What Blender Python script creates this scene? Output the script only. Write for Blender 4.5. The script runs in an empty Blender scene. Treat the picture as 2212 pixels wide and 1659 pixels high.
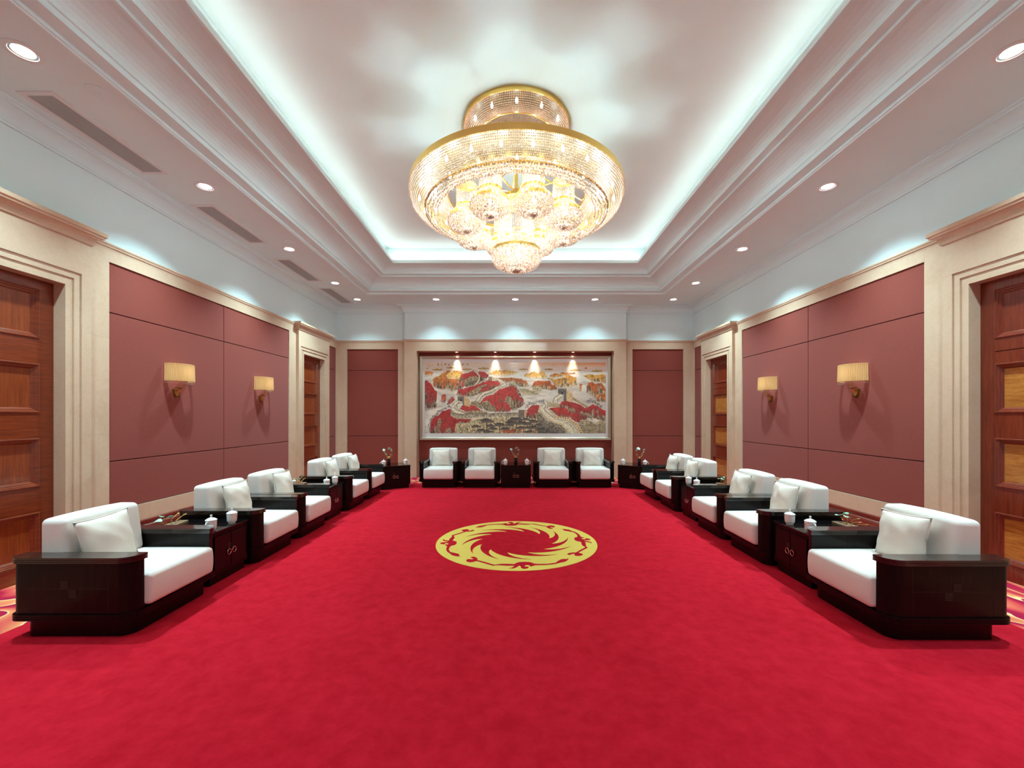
import bpy, bmesh, math, random
import numpy as np
from mathutils import Vector, Matrix
from mathutils.geometry import tessellate_polygon

SC = bpy.context.scene
COL = SC.collection
PI = math.pi
random.seed(7)

# ------------------------------------------------------------------ camera
F_PX, CX, CY = 900.0, 1110.5, 898.0            # focal length and vanishing point in a 2212 x 1659 frame
cam_data = bpy.data.cameras.new('camera')
cam_data.sensor_width = 36.0
cam_data.lens = 36.0 * F_PX / 2212.0
cam_data.shift_x = -(CX - 1106.0) / 2212.0
cam_data.shift_y = (CY - 829.5) / 2212.0
cam_data.clip_start = 0.05
cam = bpy.data.objects.new('camera', cam_data)
cam.location = (-0.03, 0.0, 1.6)
cam.rotation_euler = (PI / 2, 0, 0)
COL.objects.link(cam)
SC.camera = cam

# ------------------------------------------------------------------ world and view
world = bpy.data.worlds.new('world')
SC.world = world
world.use_nodes = True
world.node_tree.nodes['Background'].inputs[0].default_value = (0.8, 0.85, 0.9, 1)
world.node_tree.nodes['Background'].inputs[1].default_value = 0.0
vs = SC.view_settings
vs.view_transform = 'Standard'
vs.look = 'None'
vs.gamma = 1.0
vs.use_curve_mapping = False
vs.exposure = 2.15

# ------------------------------------------------------------------ light levels
COVE_W = 0.60          # watts per metre-ish of the cove tube, see the area lights below
DOWN_W = 124.0          # each recessed downlight
NICHE_W = 12.0         # each small spot over the painting
CHAND_W = 2.1         # each lamp in the chandelier's ring
SCONCE_W = 0.13
COOL = (0.57, 0.93, 1.0)   # cool white lamps; the red carpet warms the room back up

# room and tray dimensions (metres)
W = 4.69               # half width between the plaster walls
YB = 10.96             # back wall, side parts
YBAY = 10.79           # projecting centre bay of the back wall
YF = -1.0              # wall behind the camera
ZS = 4.45              # lower ceiling
ZC = 5.26              # upper ceiling
TX, TY0, TY1 = 3.46, 0.85, 9.74     # opening of the tray in the lower ceiling
AX, AY = 0.0, 5.27     # axis of the chandelier and of the carpet medallion

def light(name, kind, loc, power, color=(1, 1, 1), **kw):
    d = bpy.data.lights.new(name, kind)
    d.energy = power
    d.color = color
    for k, v in kw.items():
        setattr(d, k, v)
    o = bpy.data.objects.new(name, d)
    o.location = loc
    COL.objects.link(o)
    return o

# hidden tubes of the ceiling cove, lying in the trough behind the lip and shining up on the ceiling
cove_len_x, cove_len_y = 2 * 2.66, (TY1 - 0.79) - (TY0 + 0.79)
for i, (x, y, l, rz, tilt) in enumerate((
        (-2.72, (TY0 + TY1) / 2, cove_len_y, PI / 2, 1), (2.72, (TY0 + TY1) / 2, cove_len_y, -PI / 2, 1),
        (0, TY1 - 0.76, cove_len_x, 0, 1), (0, TY0 + 0.76, cove_len_x, PI, 1))):
    a = light('cove_tube_light', 'AREA', (x, y, 4.95), COVE_W * l, (1.0, 0.915, 0.83), shape='RECTANGLE', spread=math.radians(120), size=l, size_y=0.05)
    # area lights shine along -Z: turn up, leaning toward the room's middle
    a.rotation_euler = (PI - 1.22, 0, rz)

# ------------------------------------------------------------------ materials
def srgb(r, g, b):
    def f(c):
        c /= 255.0
        return c / 12.92 if c <= 0.04045 else ((c + 0.055) / 1.055) ** 2.4
    return (f(r), f(g), f(b), 1.0)

class NT:
    def __init__(self, name):
        self.m = bpy.data.materials.new(name)
        self.m.use_nodes = True
        self.t = self.m.node_tree
        self.n = self.t.nodes
        self.b = self.n['Principled BSDF']
        self.out = self.n['Material Output']
    def add(self, typ, **kw):
        n = self.n.new(typ)
        for k, v in kw.items():
            setattr(n, k, v)
        return n
    def link(self, a, b):
        self.t.links.new(a, b)
    def set(self, **kw):
        for k, v in kw.items():
            self.b.inputs[k.replace('_', ' ')].default_value = v
        return self
    def coords(self, scale=(1, 1, 1), rot=(0, 0, 0)):
        tc = self.add('ShaderNodeTexCoord')
        mp = self.add('ShaderNodeMapping')
        mp.inputs['Scale'].default_value = scale
        mp.inputs['Rotation'].default_value = rot
        self.link(tc.outputs['Object'], mp.inputs['Vector'])
        return mp.outputs['Vector']
    def noise(self, vec, scale, detail=4, rough=0.55, dist=0.0):
        n = self.add('ShaderNodeTexNoise')
        n.inputs['Scale'].default_value = scale
        n.inputs['Detail'].default_value = detail
        n.inputs['Roughness'].default_value = rough
        n.inputs['Distortion'].default_value = dist
        if vec is not None:
            self.link(vec, n.inputs['Vector'])
        return n.outputs['Fac']
    def ramp(self, fac, stops, interp='LINEAR'):
        r = self.add('ShaderNodeValToRGB')
        r.color_ramp.interpolation = interp
        el = r.color_ramp.elements
        while len(el) < len(stops):
            el.new(0.5)
        for e, (p, c) in zip(el, stops):
            e.position = p
            e.color = c
        self.link(fac, r.inputs['Fac'])
        return r.outputs['Color']
    def bump(self, h, strength=0.2, dist=0.01):
        b = self.add('ShaderNodeBump')
        b.inputs['Strength'].default_value = strength
        b.inputs['Distance'].default_value = dist
        self.link(h, b.inputs['Height'])
        self.link(b.outputs['Normal'], self.b.inputs['Normal'])
    def mix(self, fac, a, b, blend='MIX'):
        m = self.add('ShaderNodeMix', data_type='RGBA', blend_type=blend)
        for sock, v in ((m.inputs[0], fac), (m.inputs[6], a), (m.inputs[7], b)):
            if hasattr(v, 'is_linked'):
                self.link(v, sock)
            else:
                sock.default_value = v
        return m.outputs[2]
    def math(self, op, a, b=0.0, c=None):
        m = self.add('ShaderNodeMath', operation=op)
        for i, v in enumerate((a, b) if c is None else (a, b, c)):
            if hasattr(v, 'is_linked'):
                self.link(v, m.inputs[i])
            else:
                m.inputs[i].default_value = v
        return m.outputs[0]

def plain(name, col, rough=0.5, metal=0.0, **kw):
    t = NT(name)
    t.set(Base_Color=col, Roughness=rough, Metallic=metal, **kw)
    return t.m

def mat_plaster(name='bounce_tinted_plaster', a=(0.725, 0.865, 0.885, 1), b=(0.745, 0.885, 0.905, 1)):  # cool tint in the colour cancels red light bounced off the carpet
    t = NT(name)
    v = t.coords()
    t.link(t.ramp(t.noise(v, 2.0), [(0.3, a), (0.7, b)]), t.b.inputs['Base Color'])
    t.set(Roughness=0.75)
    return t.m

def mat_marble():
    t = NT('cream_marble')
    v = t.coords()
    big = t.noise(v, 1.3, 5, 0.6, 0.6)
    col = t.ramp(big, [(0.25, srgb(200, 166, 140)), (0.5, srgb(212, 179, 154)), (0.75, srgb(207, 172, 145))])
    vein = t.noise(v, 2.2, 8, 0.65, 1.8)
    ridge = t.math('ABSOLUTE', t.math('SUBTRACT', vein, 0.5))
    vm = t.ramp(ridge, [(0.0, (1, 1, 1, 1)), (0.018, (0, 0, 0, 1))])
    fine = t.ramp(t.noise(v, 28, 5, 0.7), [(0.35, (0.96, 0.955, 0.945, 1)), (0.65, (1.01, 1.01, 1.01, 1))])
    col = t.mix(t.math('MULTIPLY', vm, 0.22), col, srgb(186, 158, 124))
    col = t.mix(1.0, col, fine, 'MULTIPLY')
    t.link(col, t.b.inputs['Base Color'])
    t.set(Roughness=0.14)
    t.b.inputs['Specular IOR Level'].default_value = 0.5
    return t.m

def mat_fabric_panel():
    t = NT('maroon_wall_fabric')
    v = t.coords()
    n = t.noise(v, 260, 3, 0.6)
    col = t.ramp(n, [(0.3, srgb(119, 45, 36)), (0.7, srgb(146, 62, 47))])
    t.link(col, t.b.inputs['Base Color'])
    t.set(Roughness=0.85)
    t.b.inputs['Sheen Weight'].default_value = 0.25
    t.b.inputs['Sheen Roughness'].default_value = 0.4
    t.b.inputs['Sheen Tint'].default_value = (1.0, 0.6, 0.6, 1)
    t.bump(n, 0.25, 0.002)
    return t.m

def mat_wood(name, stops, scale, rough, coat=0.0, band=7.0, spec=.5):
    t = NT(name)
    v = t.coords(scale)
    n = t.noise(v, band, 6, 0.6, 0.4)
    w = t.noise(v, band * 6, 3, 0.5)
    f = t.math('ADD', t.math('MULTIPLY', n, 0.75), t.math('MULTIPLY', w, 0.25))
    t.link(t.ramp(f, stops), t.b.inputs['Base Color'])
    t.set(Roughness=rough)
    t.b.inputs['Coat Weight'].default_value = coat
    t.b.inputs['Specular IOR Level'].default_value = spec
    t.b.inputs['Coat Roughness'].default_value = 0.08
    return t.m

def mat_carpet_red():
    t = NT('red_wool_carpet')
    v = t.coords()
    big = t.noise(v, 1.1, 6, 0.62, 0.5)
    mid = t.noise(v, 9, 5, 0.7)
    fib = t.noise(v, 420, 2, 0.6)
    col = t.ramp(big, [(0.32, srgb(180, 12, 31)), (0.68, srgb(205, 23, 46))])
    col = t.mix(0.5, col, t.ramp(mid, [(0.35, srgb(174, 11, 29)), (0.7, srgb(214, 33, 53))]))
    col = t.mix(1.0, col, t.ramp(fib, [(0.3, (0.78, 0.78, 0.78, 1)), (0.7, (1.18, 1.18, 1.18, 1))]), 'MULTIPLY')
    t.link(col, t.b.inputs['Base Color'])
    t.set(Roughness=0.95)
    t.b.inputs['Specular IOR Level'].default_value = 0.1
    t.b.inputs['Sheen Weight'].default_value = 0.0
    t.b.inputs['Sheen Roughness'].default_value = 0.5
    t.b.inputs['Sheen Tint'].default_value = (1.0, 0.35, 0.4, 1)
    t.bump(fib, 0.5, 0.004)
    return t.m

def mat_carpet_border():
    t = NT('cloud_pattern_carpet')
    v = t.coords((1.0, 0.75, 1.0))
    n = t.noise(v, 0.95, 1.2, 0.4, 2.2)
    f = t.math('FRACT', t.math('MULTIPLY', n, 5.0))
    col = t.ramp(f, [(0.0, srgb(166, 24, 66)), (0.30, srgb(190, 34, 62)), (0.55, srgb(222, 84, 78)), (0.90, srgb(240, 148, 96)),
                     (0.955, srgb(250, 205, 150)), (0.985, srgb(250, 200, 150)), (1.0, srgb(166, 24, 66))])
    fib = t.noise(t.coords(), 420, 2, 0.6)
    col = t.mix(1.0, col, t.ramp(fib, [(0.3, (0.85, 0.85, 0.85, 1)), (0.7, (1.1, 1.1, 1.1, 1))]), 'MULTIPLY')
    t.link(col, t.b.inputs['Base Color'])
    t.set(Roughness=0.95)
    t.b.inputs['Specular IOR Level'].default_value = 0.1
    t.bump(fib, 0.5, 0.004)
    return t.m

def mat_cloth(name, a, b):
    t = NT(name)
    v = t.coords()
    n = t.noise(v, 240, 3, 0.6)
    t.link(t.ramp(n, [(0.3, a), (0.7, b)]), t.b.inputs['Base Color'])
    t.set(Roughness=0.9)
    t.b.inputs['Specular IOR Level'].default_value = 0.2
    big = t.noise(v, 9, 3, 0.5, 0.6)
    t.bump(t.math('ADD', t.math('MULTIPLY', n, 0.06), t.math('MULTIPLY', big, 0.7)), 0.35, 0.012)
    return t.m

def mat_crystal(name, tint):
    t = NT(name)
    tl = t.add('ShaderNodeBsdfTranslucent'); tl.inputs['Color'].default_value = tint
    df = t.add('ShaderNodeBsdfDiffuse'); df.inputs['Color'].default_value = tint
    gl = t.add('ShaderNodeBsdfGlossy'); gl.inputs['Roughness'].default_value = 0.06
    gl.inputs['Color'].default_value = (1, 0.78, 0.66, 1)
    tr = t.add('ShaderNodeBsdfTransparent'); tr.inputs['Color'].default_value = (1, 0.97, 0.94, 1)
    m1 = t.add('ShaderNodeMixShader'); m1.inputs[0].default_value = 0.5
    m2 = t.add('ShaderNodeMixShader'); m2.inputs[0].default_value = 0.14
    m3 = t.add('ShaderNodeMixShader'); m3.inputs[0].default_value = 0.25
    t.link(df.outputs[0], m1.inputs[1]); t.link(tl.outputs[0], m1.inputs[2])
    t.link(m1.outputs[0], m2.inputs[1]); t.link(gl.outputs[0], m2.inputs[2])
    t.link(m2.outputs[0], m3.inputs[1]); t.link(tr.outputs[0], m3.inputs[2])
    t.link(m3.outputs[0], t.out.inputs['Surface'])
    return t.m

def mat_emit(name, col, strength):
    t = NT(name)
    e = t.add('ShaderNodeEmission')
    e.inputs[0].default_value = col
    e.inputs[1].default_value = strength
    t.link(e.outputs[0], t.out.inputs['Surface'])
    return t.m

def mat_shade():
    t = NT('tan_pleated_shade')
    tl = t.add('ShaderNodeBsdfTranslucent'); tl.inputs['Color'].default_value = srgb(232, 196, 140)
    df = t.add('ShaderNodeBsdfDiffuse'); df.inputs['Color'].default_value = srgb(224, 186, 132)
    m1 = t.add('ShaderNodeMixShader'); m1.inputs[0].default_value = 0.45
    t.link(df.outputs[0], m1.inputs[1]); t.link(tl.outputs[0], m1.inputs[2])
    t.link(m1.outputs[0], t.out.inputs['Surface'])
    return t.m

M = dict(
    plaster=mat_plaster(), ceiling_tint=mat_plaster('bounce_tinted_ceiling', (0.77, 0.835, 0.83, 1), (0.79, 0.855, 0.85, 1)), marble=mat_marble(), fabric=mat_fabric_panel(),  # upper ceiling: same white, tinted less because less red carpet light reaches it
    dark=mat_wood('dark_stained_wood', [(0.3, srgb(9, 5, 5)), (0.55, srgb(18, 10, 9)), (0.8, srgb(42, 28, 21))], (9, 9, 0.7), 0.30, 0.06, spec=.15),
    dark_gloss=mat_wood('polished_dark_wood', [(0.3, srgb(10, 6, 6)), (0.8, srgb(30, 20, 15))], (9, 9, 0.7), 0.25, 0.9),
    glass_top=plain('black_glass_top', srgb(12, 10, 11), 0.04),
    door_h=mat_wood('brown_door_wood_level_grain', [(0.32, srgb(96, 32, 12)), (0.5, srgb(122, 46, 18)), (0.7, srgb(142, 62, 27))], (0.8, 0.8, 12), 0.28, 0.3, 5),
    door_v=mat_wood('brown_door_wood_upright_grain', [(0.32, srgb(110, 42, 15)), (0.5, srgb(134, 56, 22)), (0.7, srgb(152, 72, 32))], (14, 14, 0.7), 0.28, 0.3, 5),
    door_g=mat_wood('golden_door_wood', [(0.32, srgb(144, 76, 24)), (0.5, srgb(176, 104, 42)), (0.7, srgb(202, 134, 62))], (1.2, 1.2, 9), 0.28, 0.3, 6),
    door_r=mat_wood('red_brown_door_wood', [(0.32, srgb(96, 28, 12)), (0.5, srgb(118, 40, 18)), (0.7, srgb(136, 54, 26))], (10, 10, 0.8), 0.28, 0.3, 5),
    skirting=mat_wood('red_brown_skirting_wood', [(0.3, srgb(92, 30, 20)), (0.7, srgb(124, 44, 28))], (0.8, 0.8, 10), 0.25, 0.4, 5),
    carpet=mat_carpet_red(), border=mat_carpet_border(),
    gold_wool=mat_cloth('gold_wool', srgb(218, 190, 84), srgb(236, 210, 108)),
    red_wool=plain('red_wool_motif', srgb(192, 20, 42), 0.95),
    cloth=mat_cloth('white_upholstery', srgb(226, 213, 206), srgb(236, 223, 216)),
    pillow=mat_cloth('ivory_pillow_cotton', srgb(228, 214, 202), srgb(238, 224, 212)),
    gold=plain('polished_gold', (0.93, 0.66, 0.20, 1), 0.22, 1.0),
    brass=plain('antique_brass', srgb(196, 148, 84), 0.35, 1.0),
    champagne=plain('champagne_frame_metal', srgb(206, 196, 176), 0.30, 0.85),
    chrome=plain('rose_chrome', srgb(222, 196, 186), 0.15, 1.0),
    porcelain=plain('white_porcelain', srgb(238, 236, 232), 0.12),
    decal=plain('red_print', srgb(206, 84, 62), 0.3),
    jade=plain('pale_jade_enamel', srgb(176, 206, 186), 0.35),
    jade_dark=plain('green_jade_enamel', srgb(112, 164, 128), 0.35),
    stem=plain('gilt_stem', srgb(222, 188, 116), 0.25, 0.9),
    slab=mat_wood('raw_wood_slab', [(0.3, srgb(112, 82, 56)), (0.7, srgb(146, 112, 80))], (1, 12, 12), 0.6, 0, 6),
    inlay=plain('brown_inlay', srgb(52, 34, 26), 0.5),
    black=plain('black_lacquer', srgb(16, 14, 14), 0.2),
    vent=plain('grey_vent_metal', srgb(190, 192, 192), 0.5),
    vent_dark=plain('dark_vent_duct', srgb(128, 127, 126), 0.8),
    trimwhite=plain('white_lamp_trim', srgb(225, 225, 225), 0.4),
    reflector=plain('lamp_reflector', (0.9, 0.9, 0.9, 1), 0.15, 1.0),
    bead=mat_crystal('crystal_bead', (0.44, 0.27, 0.195, 1)),
    canopy_bead=mat_crystal('canopy_bead', (0.80, 0.52, 0.38, 1)),  # paler copy of the bead; brightness put into the colour, not the lamps
    crystal=mat_crystal('cut_crystal', (0.46, 0.31, 0.245, 1)),
    plate=plain('pink_gold_plate', (0.085, 0.045, 0.016, 1), 0.45, 0.3),
    bulb=mat_emit('lit_bulb', (1.0, 0.96, 0.90, 1), 6.0),
    lamp=mat_emit('lit_downlight', (0.96, 0.98, 1.0, 1), 3.0),
    spotlamp=mat_emit('lit_niche_spot', (1.0, 0.95, 0.85, 1), 4.0),
    shade=mat_shade(), mat_white=plain('white_picture_mount', srgb(232, 226, 222), 0.6),
)
# ------------------------------------------------------------------ object helpers
def link(name, me, mat=None, parent=None, loc=None, rot=None):
    o = bpy.data.objects.new(name, me)
    if mat is not None:
        me.materials.append(mat)
    COL.objects.link(o)
    if parent is not None:
        o.parent = parent
    if loc is not None:
        o.location = loc
    if rot is not None:
        o.rotation_euler = rot
    return o

def mesh(name, verts, faces, smooth=False):
    me = bpy.data.meshes.new(name)
    me.from_pydata([tuple(v) for v in verts], [], faces)
    if smooth:
        me.polygons.foreach_set('use_smooth', [True] * len(me.polygons))
    me.update()
    return me

def tag(o, label=None, cat=None, group=None, kind=None):
    if label: o['label'] = label
    if cat: o['category'] = cat
    if group: o['group'] = group
    if kind: o['kind'] = kind
    return o

def thing(name, label, cat, loc=(0, 0, 0), rz=0.0, group=None):
    o = bpy.data.objects.new(name, None)
    o.empty_display_size = 0.1
    COL.objects.link(o)
    o.location = loc
    o.rotation_euler = (0, 0, rz)
    return tag(o, label, cat, group)

def copy_tree(o, parent=None):
    c = o.copy()
    COL.objects.link(c)
    c.parent = parent
    for ch in list(o.children):
        copy_tree(ch, c)
    return c

class MB:
    """collects simple solids into one mesh"""
    def __init__(self):
        self.v, self.f = [], []
    def add(self, verts, faces):
        n = len(self.v)
        self.v += [tuple(p) for p in verts]
        self.f += [tuple(i + n for i in f) for f in faces]
        return self
    def box(self, x0, x1, y0, y1, z0, z1):
        if x0 > x1: x0, x1 = x1, x0
        if y0 > y1: y0, y1 = y1, y0
        if z0 > z1: z0, z1 = z1, z0
        return self.add([(x0, y0, z0), (x1, y0, z0), (x1, y1, z0), (x0, y1, z0), (x0, y0, z1), (x1, y0, z1), (x1, y1, z1), (x0, y1, z1)],
                        [(0, 3, 2, 1), (4, 5, 6, 7), (0, 1, 5, 4), (1, 2, 6, 5), (2, 3, 7, 6), (3, 0, 4, 7)])
    def prism(self, poly, z0, z1):
        """poly: CCW outline in x,y"""
        n = len(poly)
        v = [(x, y, z0) for x, y in poly] + [(x, y, z1) for x, y in poly]
        tris = tessellate_polygon([[Vector((x, y, 0)) for x, y in poly]])
        f = [tuple(t) for t in tris]
        # orient caps
        f2 = []
        for t in f:
            a, b, c = (Vector((*poly[i], 0)) for i in t)
            if (b - a).cross(c - a).z < 0:
                t = (t[0], t[2], t[1])
            f2.append(tuple(i + n for i in t))
            f2.append((t[0], t[2], t[1]))
        f2 += [(i, (i + 1) % n, (i + 1) % n + n, i + n) for i in range(n)]
        return self.add(v, f2)
    def tube(self, pts, r, seg=8, cap=True):
        pts = [Vector(p) for p in pts]
        n = len(pts)
        rr = r if isinstance(r, (list, tuple)) else [r] * n
        v, f = [], []
        up = Vector((0, 0, 1))
        for i, p in enumerate(pts):
            d = (pts[min(i + 1, n - 1)] - pts[max(i - 1, 0)]).normalized()
            a = d.cross(up)
            if a.length < 1e-3:
                a = d.cross(Vector((1, 0, 0)))
            a.normalize()
            b = a.cross(d).normalized()
            for k in range(seg):
                t = 2 * PI * k / seg
                v.append(p + rr[i] * (math.cos(t) * a + math.sin(t) * b))
        for i in range(n - 1):
            for k in range(seg):
                f.append((i * seg + k, i * seg + (k + 1) % seg, (i + 1) * seg + (k + 1) % seg, (i + 1) * seg + k))
        if cap:
            f.append(tuple(range(seg - 1, -1, -1)))
            f.append(tuple((n - 1) * seg + k for k in range(seg)))
        return self.add(v, f)
    def lathe(self, prof, seg=24, c=(0, 0, 0), a0=0.0, a1=2 * PI):
        """prof: (r, z) list"""
        full = abs(a1 - a0 - 2 * PI) < 1e-6
        n = len(prof)
        m = seg if full else seg + 1
        v = []
        for k in range(m):
            t = a0 + (a1 - a0) * k / seg
            for r, z in prof:
                v.append((c[0] + r * math.cos(t), c[1] + r * math.sin(t), c[2] + z))
        f = []
        for k in range(seg):
            k2 = (k + 1) % m
            for j in range(n - 1):
                f.append((k * n + j, k2 * n + j, k2 * n + j + 1, k * n + j + 1))
        return self.add(v, f)
    def torus(self, c, R, r, axis='Z', seg=20, sub=8):
        v, f = [], []
        for i in range(seg):
            a = 2 * PI * i / seg
            for j in range(sub):
                b = 2 * PI * j / sub
                u = (R + r * math.cos(b))
                p = (u * math.cos(a), u * math.sin(a), r * math.sin(b))
                if axis == 'Y': p = (p[0], p[2], p[1])
                if axis == 'X': p = (p[2], p[0], p[1])
                v.append((c[0] + p[0], c[1] + p[1], c[2] + p[2]))
        for i in range(seg):
            for j in range(sub):
                f.append((i * sub + j, ((i + 1) % seg) * sub + j, ((i + 1) % seg) * sub + (j + 1) % sub, i * sub + (j + 1) % sub))
        return self.add(v, f)
    def build(self, name, mat, parent=None, smooth=False, bevel=0.0, angle=None):
        me = mesh(name, self.v, self.f, smooth)
        if bevel > 0 or smooth:
            bm = bmesh.new(); bm.from_mesh(me)
            bmesh.ops.remove_doubles(bm, verts=bm.verts, dist=1e-6)
            bmesh.ops.recalc_face_normals(bm, faces=bm.faces)
            if bevel > 0:
                es = [e for e in bm.edges if len(e.link_faces) == 2 and e.calc_face_angle() > 0.6]
                bmesh.ops.bevel(bm, geom=es, offset=bevel, segments=2, profile=0.6, affect='EDGES')
            bm.to_mesh(me); bm.free()
        if smooth:
            me.polygons.foreach_set('use_smooth', [True] * len(me.polygons))
            try:
                me.set_sharp_from_angle(angle=angle or 0.7)
            except Exception:
                pass
        return link(name, me, mat, parent)

def mitre(path, closed=True):
    n = len(path)
    out = []
    for i in range(n):
        p = Vector(path[i])
        a = Vector(path[i - 1]) if (closed or i > 0) else None
        b = Vector(path[(i + 1) % n]) if (closed or i < n - 1) else None
        ns = []
        if a is not None:
            d = (p - a).normalized(); ns.append(Vector((-d.y, d.x)))
        if b is not None:
            d = (b - p).normalized(); ns.append(Vector((-d.y, d.x)))
        if len(ns) == 1:
            out.append(ns[0])
        else:
            s = ns[0] + ns[1]
            out.append(s / max(s.dot(ns[0]), 1e-6))
    return out

def sweep(path, prof, closed=True):
    """sweep a profile of (offset to the left of the path, z) along a path of (x, y)"""
    ms = mitre(path, closed)
    n, k = len(path), len(prof)
    v = []
    for p, m in zip(path, ms):
        for d, z in prof:
            v.append((p[0] + m.x * d, p[1] + m.y * d, z))
    f = []
    for i in range(n if closed else n - 1):
        j = (i + 1) % n
        for a in range(k - 1):
            f.append((i * k + a, j * k + a, j * k + a + 1, i * k + a + 1))
    return v, f

def arc(c, r, a0, a1, n):
    return [(c[0] + r * math.cos(a0 + (a1 - a0) * i / n), c[1] + r * math.sin(a0 + (a1 - a0) * i / n)) for i in range(n + 1)]

def rounded_box(hx, hy, hz, r, edge=4, mid=6):
    def samples(h):
        a = np.linspace(-h, -h + r, edge + 1)[:-1]
        b = np.linspace(-h + r, h - r, mid + 1)
        return list(a) + list(b) + list(-a[::-1])
    S = (samples(hx), samples(hy), samples(hz))
    H = (hx, hy, hz)
    idx, v, f = {}, [], []
    def vid(p):
        key = tuple(round(c, 6) for c in p)
        if key not in idx:
            q = [max(-H[i] + r, min(H[i] - r, p[i])) for i in range(3)]
            d = Vector([p[i] - q[i] for i in range(3)])
            if d.length > 1e-9:
                d = d.normalized() * r
            idx[key] = len(v)
            v.append((q[0] + d.x, q[1] + d.y, q[2] + d.z))
        return idx[key]
    for ax in range(3):
        u, w = [(1, 2), (2, 0), (0, 1)][ax]
        for sgn in (-1, 1):
            for i in range(len(S[u]) - 1):
                for j in range(len(S[w]) - 1):
                    q = []
                    for (a, b) in ((i, j), (i + 1, j), (i + 1, j + 1), (i, j + 1)):
                        p = [0, 0, 0]
                        p[ax] = sgn * H[ax]; p[u] = S[u][a]; p[w] = S[w][b]
                        q.append(vid(p))
                    f.append(tuple(q) if sgn > 0 else tuple(q[::-1]))
    return v, f

OCT = np.array([(1, 0, 0), (-1, 0, 0), (0, 1, 0), (0, -1, 0), (0, 0, 1), (0, 0, -1)], float)
OCTF = np.array([(0, 2, 4), (2, 1, 4), (1, 3, 4), (3, 0, 4), (2, 0, 5), (1, 2, 5), (3, 1, 5), (0, 3, 5)])
def beads(name, pts, r, mat, parent, stretch=1.0, spin=True):
    """thousands of little faceted beads, joined"""
    pts = np.asarray(pts, float)
    n = len(pts)
    rr = np.full(n, r) if np.isscalar(r) else np.asarray(r)
    rng = np.random.default_rng(len(pts))
    a = rng.uniform(0, 2 * PI, n) if spin else np.zeros(n)
    o = OCT * np.array([1, 1, stretch])
    x = o[None, :, 0] * np.cos(a)[:, None] - o[None, :, 1] * np.sin(a)[:, None]
    y = o[None, :, 0] * np.sin(a)[:, None] + o[None, :, 1] * np.cos(a)[:, None]
    z = np.repeat(o[None, :, 2], n, 0)
    tilt = rng.uniform(-0.5, 0.5, n) if spin else np.zeros(n)
    y2 = y * np.cos(tilt)[:, None] - z * np.sin(tilt)[:, None]
    z2 = y * np.sin(tilt)[:, None] + z * np.cos(tilt)[:, None]
    V = np.stack([x, y2, z2], -1) * rr[:, None, None] + pts[:, None, :]
    Fc = (OCTF[None] + (np.arange(n) * 6)[:, None, None]).reshape(-1, 3)
    me = bpy.data.meshes.new(name)
    me.vertices.add(n * 6)
    me.vertices.foreach_set('co', V.reshape(-1))
    me.loops.add(len(Fc) * 3)
    me.loops.foreach_set('vertex_index', Fc.reshape(-1))
    me.polygons.add(len(Fc))
    me.polygons.foreach_set('loop_start', np.arange(len(Fc)) * 3)
    me.polygons.foreach_set('loop_total', np.full(len(Fc), 3))
    me.update(calc_edges=True)
    return tag(link(name, me, mat, parent), kind='stuff')

def struct(o):
    o['kind'] = 'structure'
    return o
# ================================================================== THE ROOM
# ---- floor: patterned border carpet around a plain red field with the gold medallion
BX, BY0, BY1 = 3.79, 0.45, 9.86
floor = struct(MB().box(-W - .3, W + .3, YF - .3, YB + .5, -0.12, -0.012).build('floor', M['plaster']))
b = MB()
for x0, x1, y0, y1 in ((-W - .12, -BX, YF, YB + .35), (BX, W + .12, YF, YB + .35), (-BX, BX, YF, BY0), (-BX, BX, BY1, YB + .35)):
    b.box(x0, x1, y0, y1, -0.012, 0)
b.build('carpet_border', M['border'], floor)
field = MB().box(-BX, BX, BY0, BY1, -0.012, 0).build('carpet_field', M['carpet'], floor)

R_MED = 1.01
def flat_piece(name, poly, z0, z1, mat, parent, R=R_MED, rot=0.0):
    c, s = math.cos(rot), math.sin(rot)
    pts = [(AX + R * (x * c - y * s), 5.30 + R * (x * s + y * c)) for x, y in poly]
    area = sum(pts[i][0] * pts[(i + 1) % len(pts)][1] - pts[(i + 1) % len(pts)][0] * pts[i][1] for i in range(len(pts)))
    if area < 0:
        pts = pts[::-1]
    return MB().prism(pts, z0, z1).build(name, mat, parent)
med = flat_piece('medallion', [(math.cos(2 * PI * i / 96), math.sin(2 * PI * i / 96)) for i in range(96)], 0, 0.003, M['gold_wool'], field)
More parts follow.
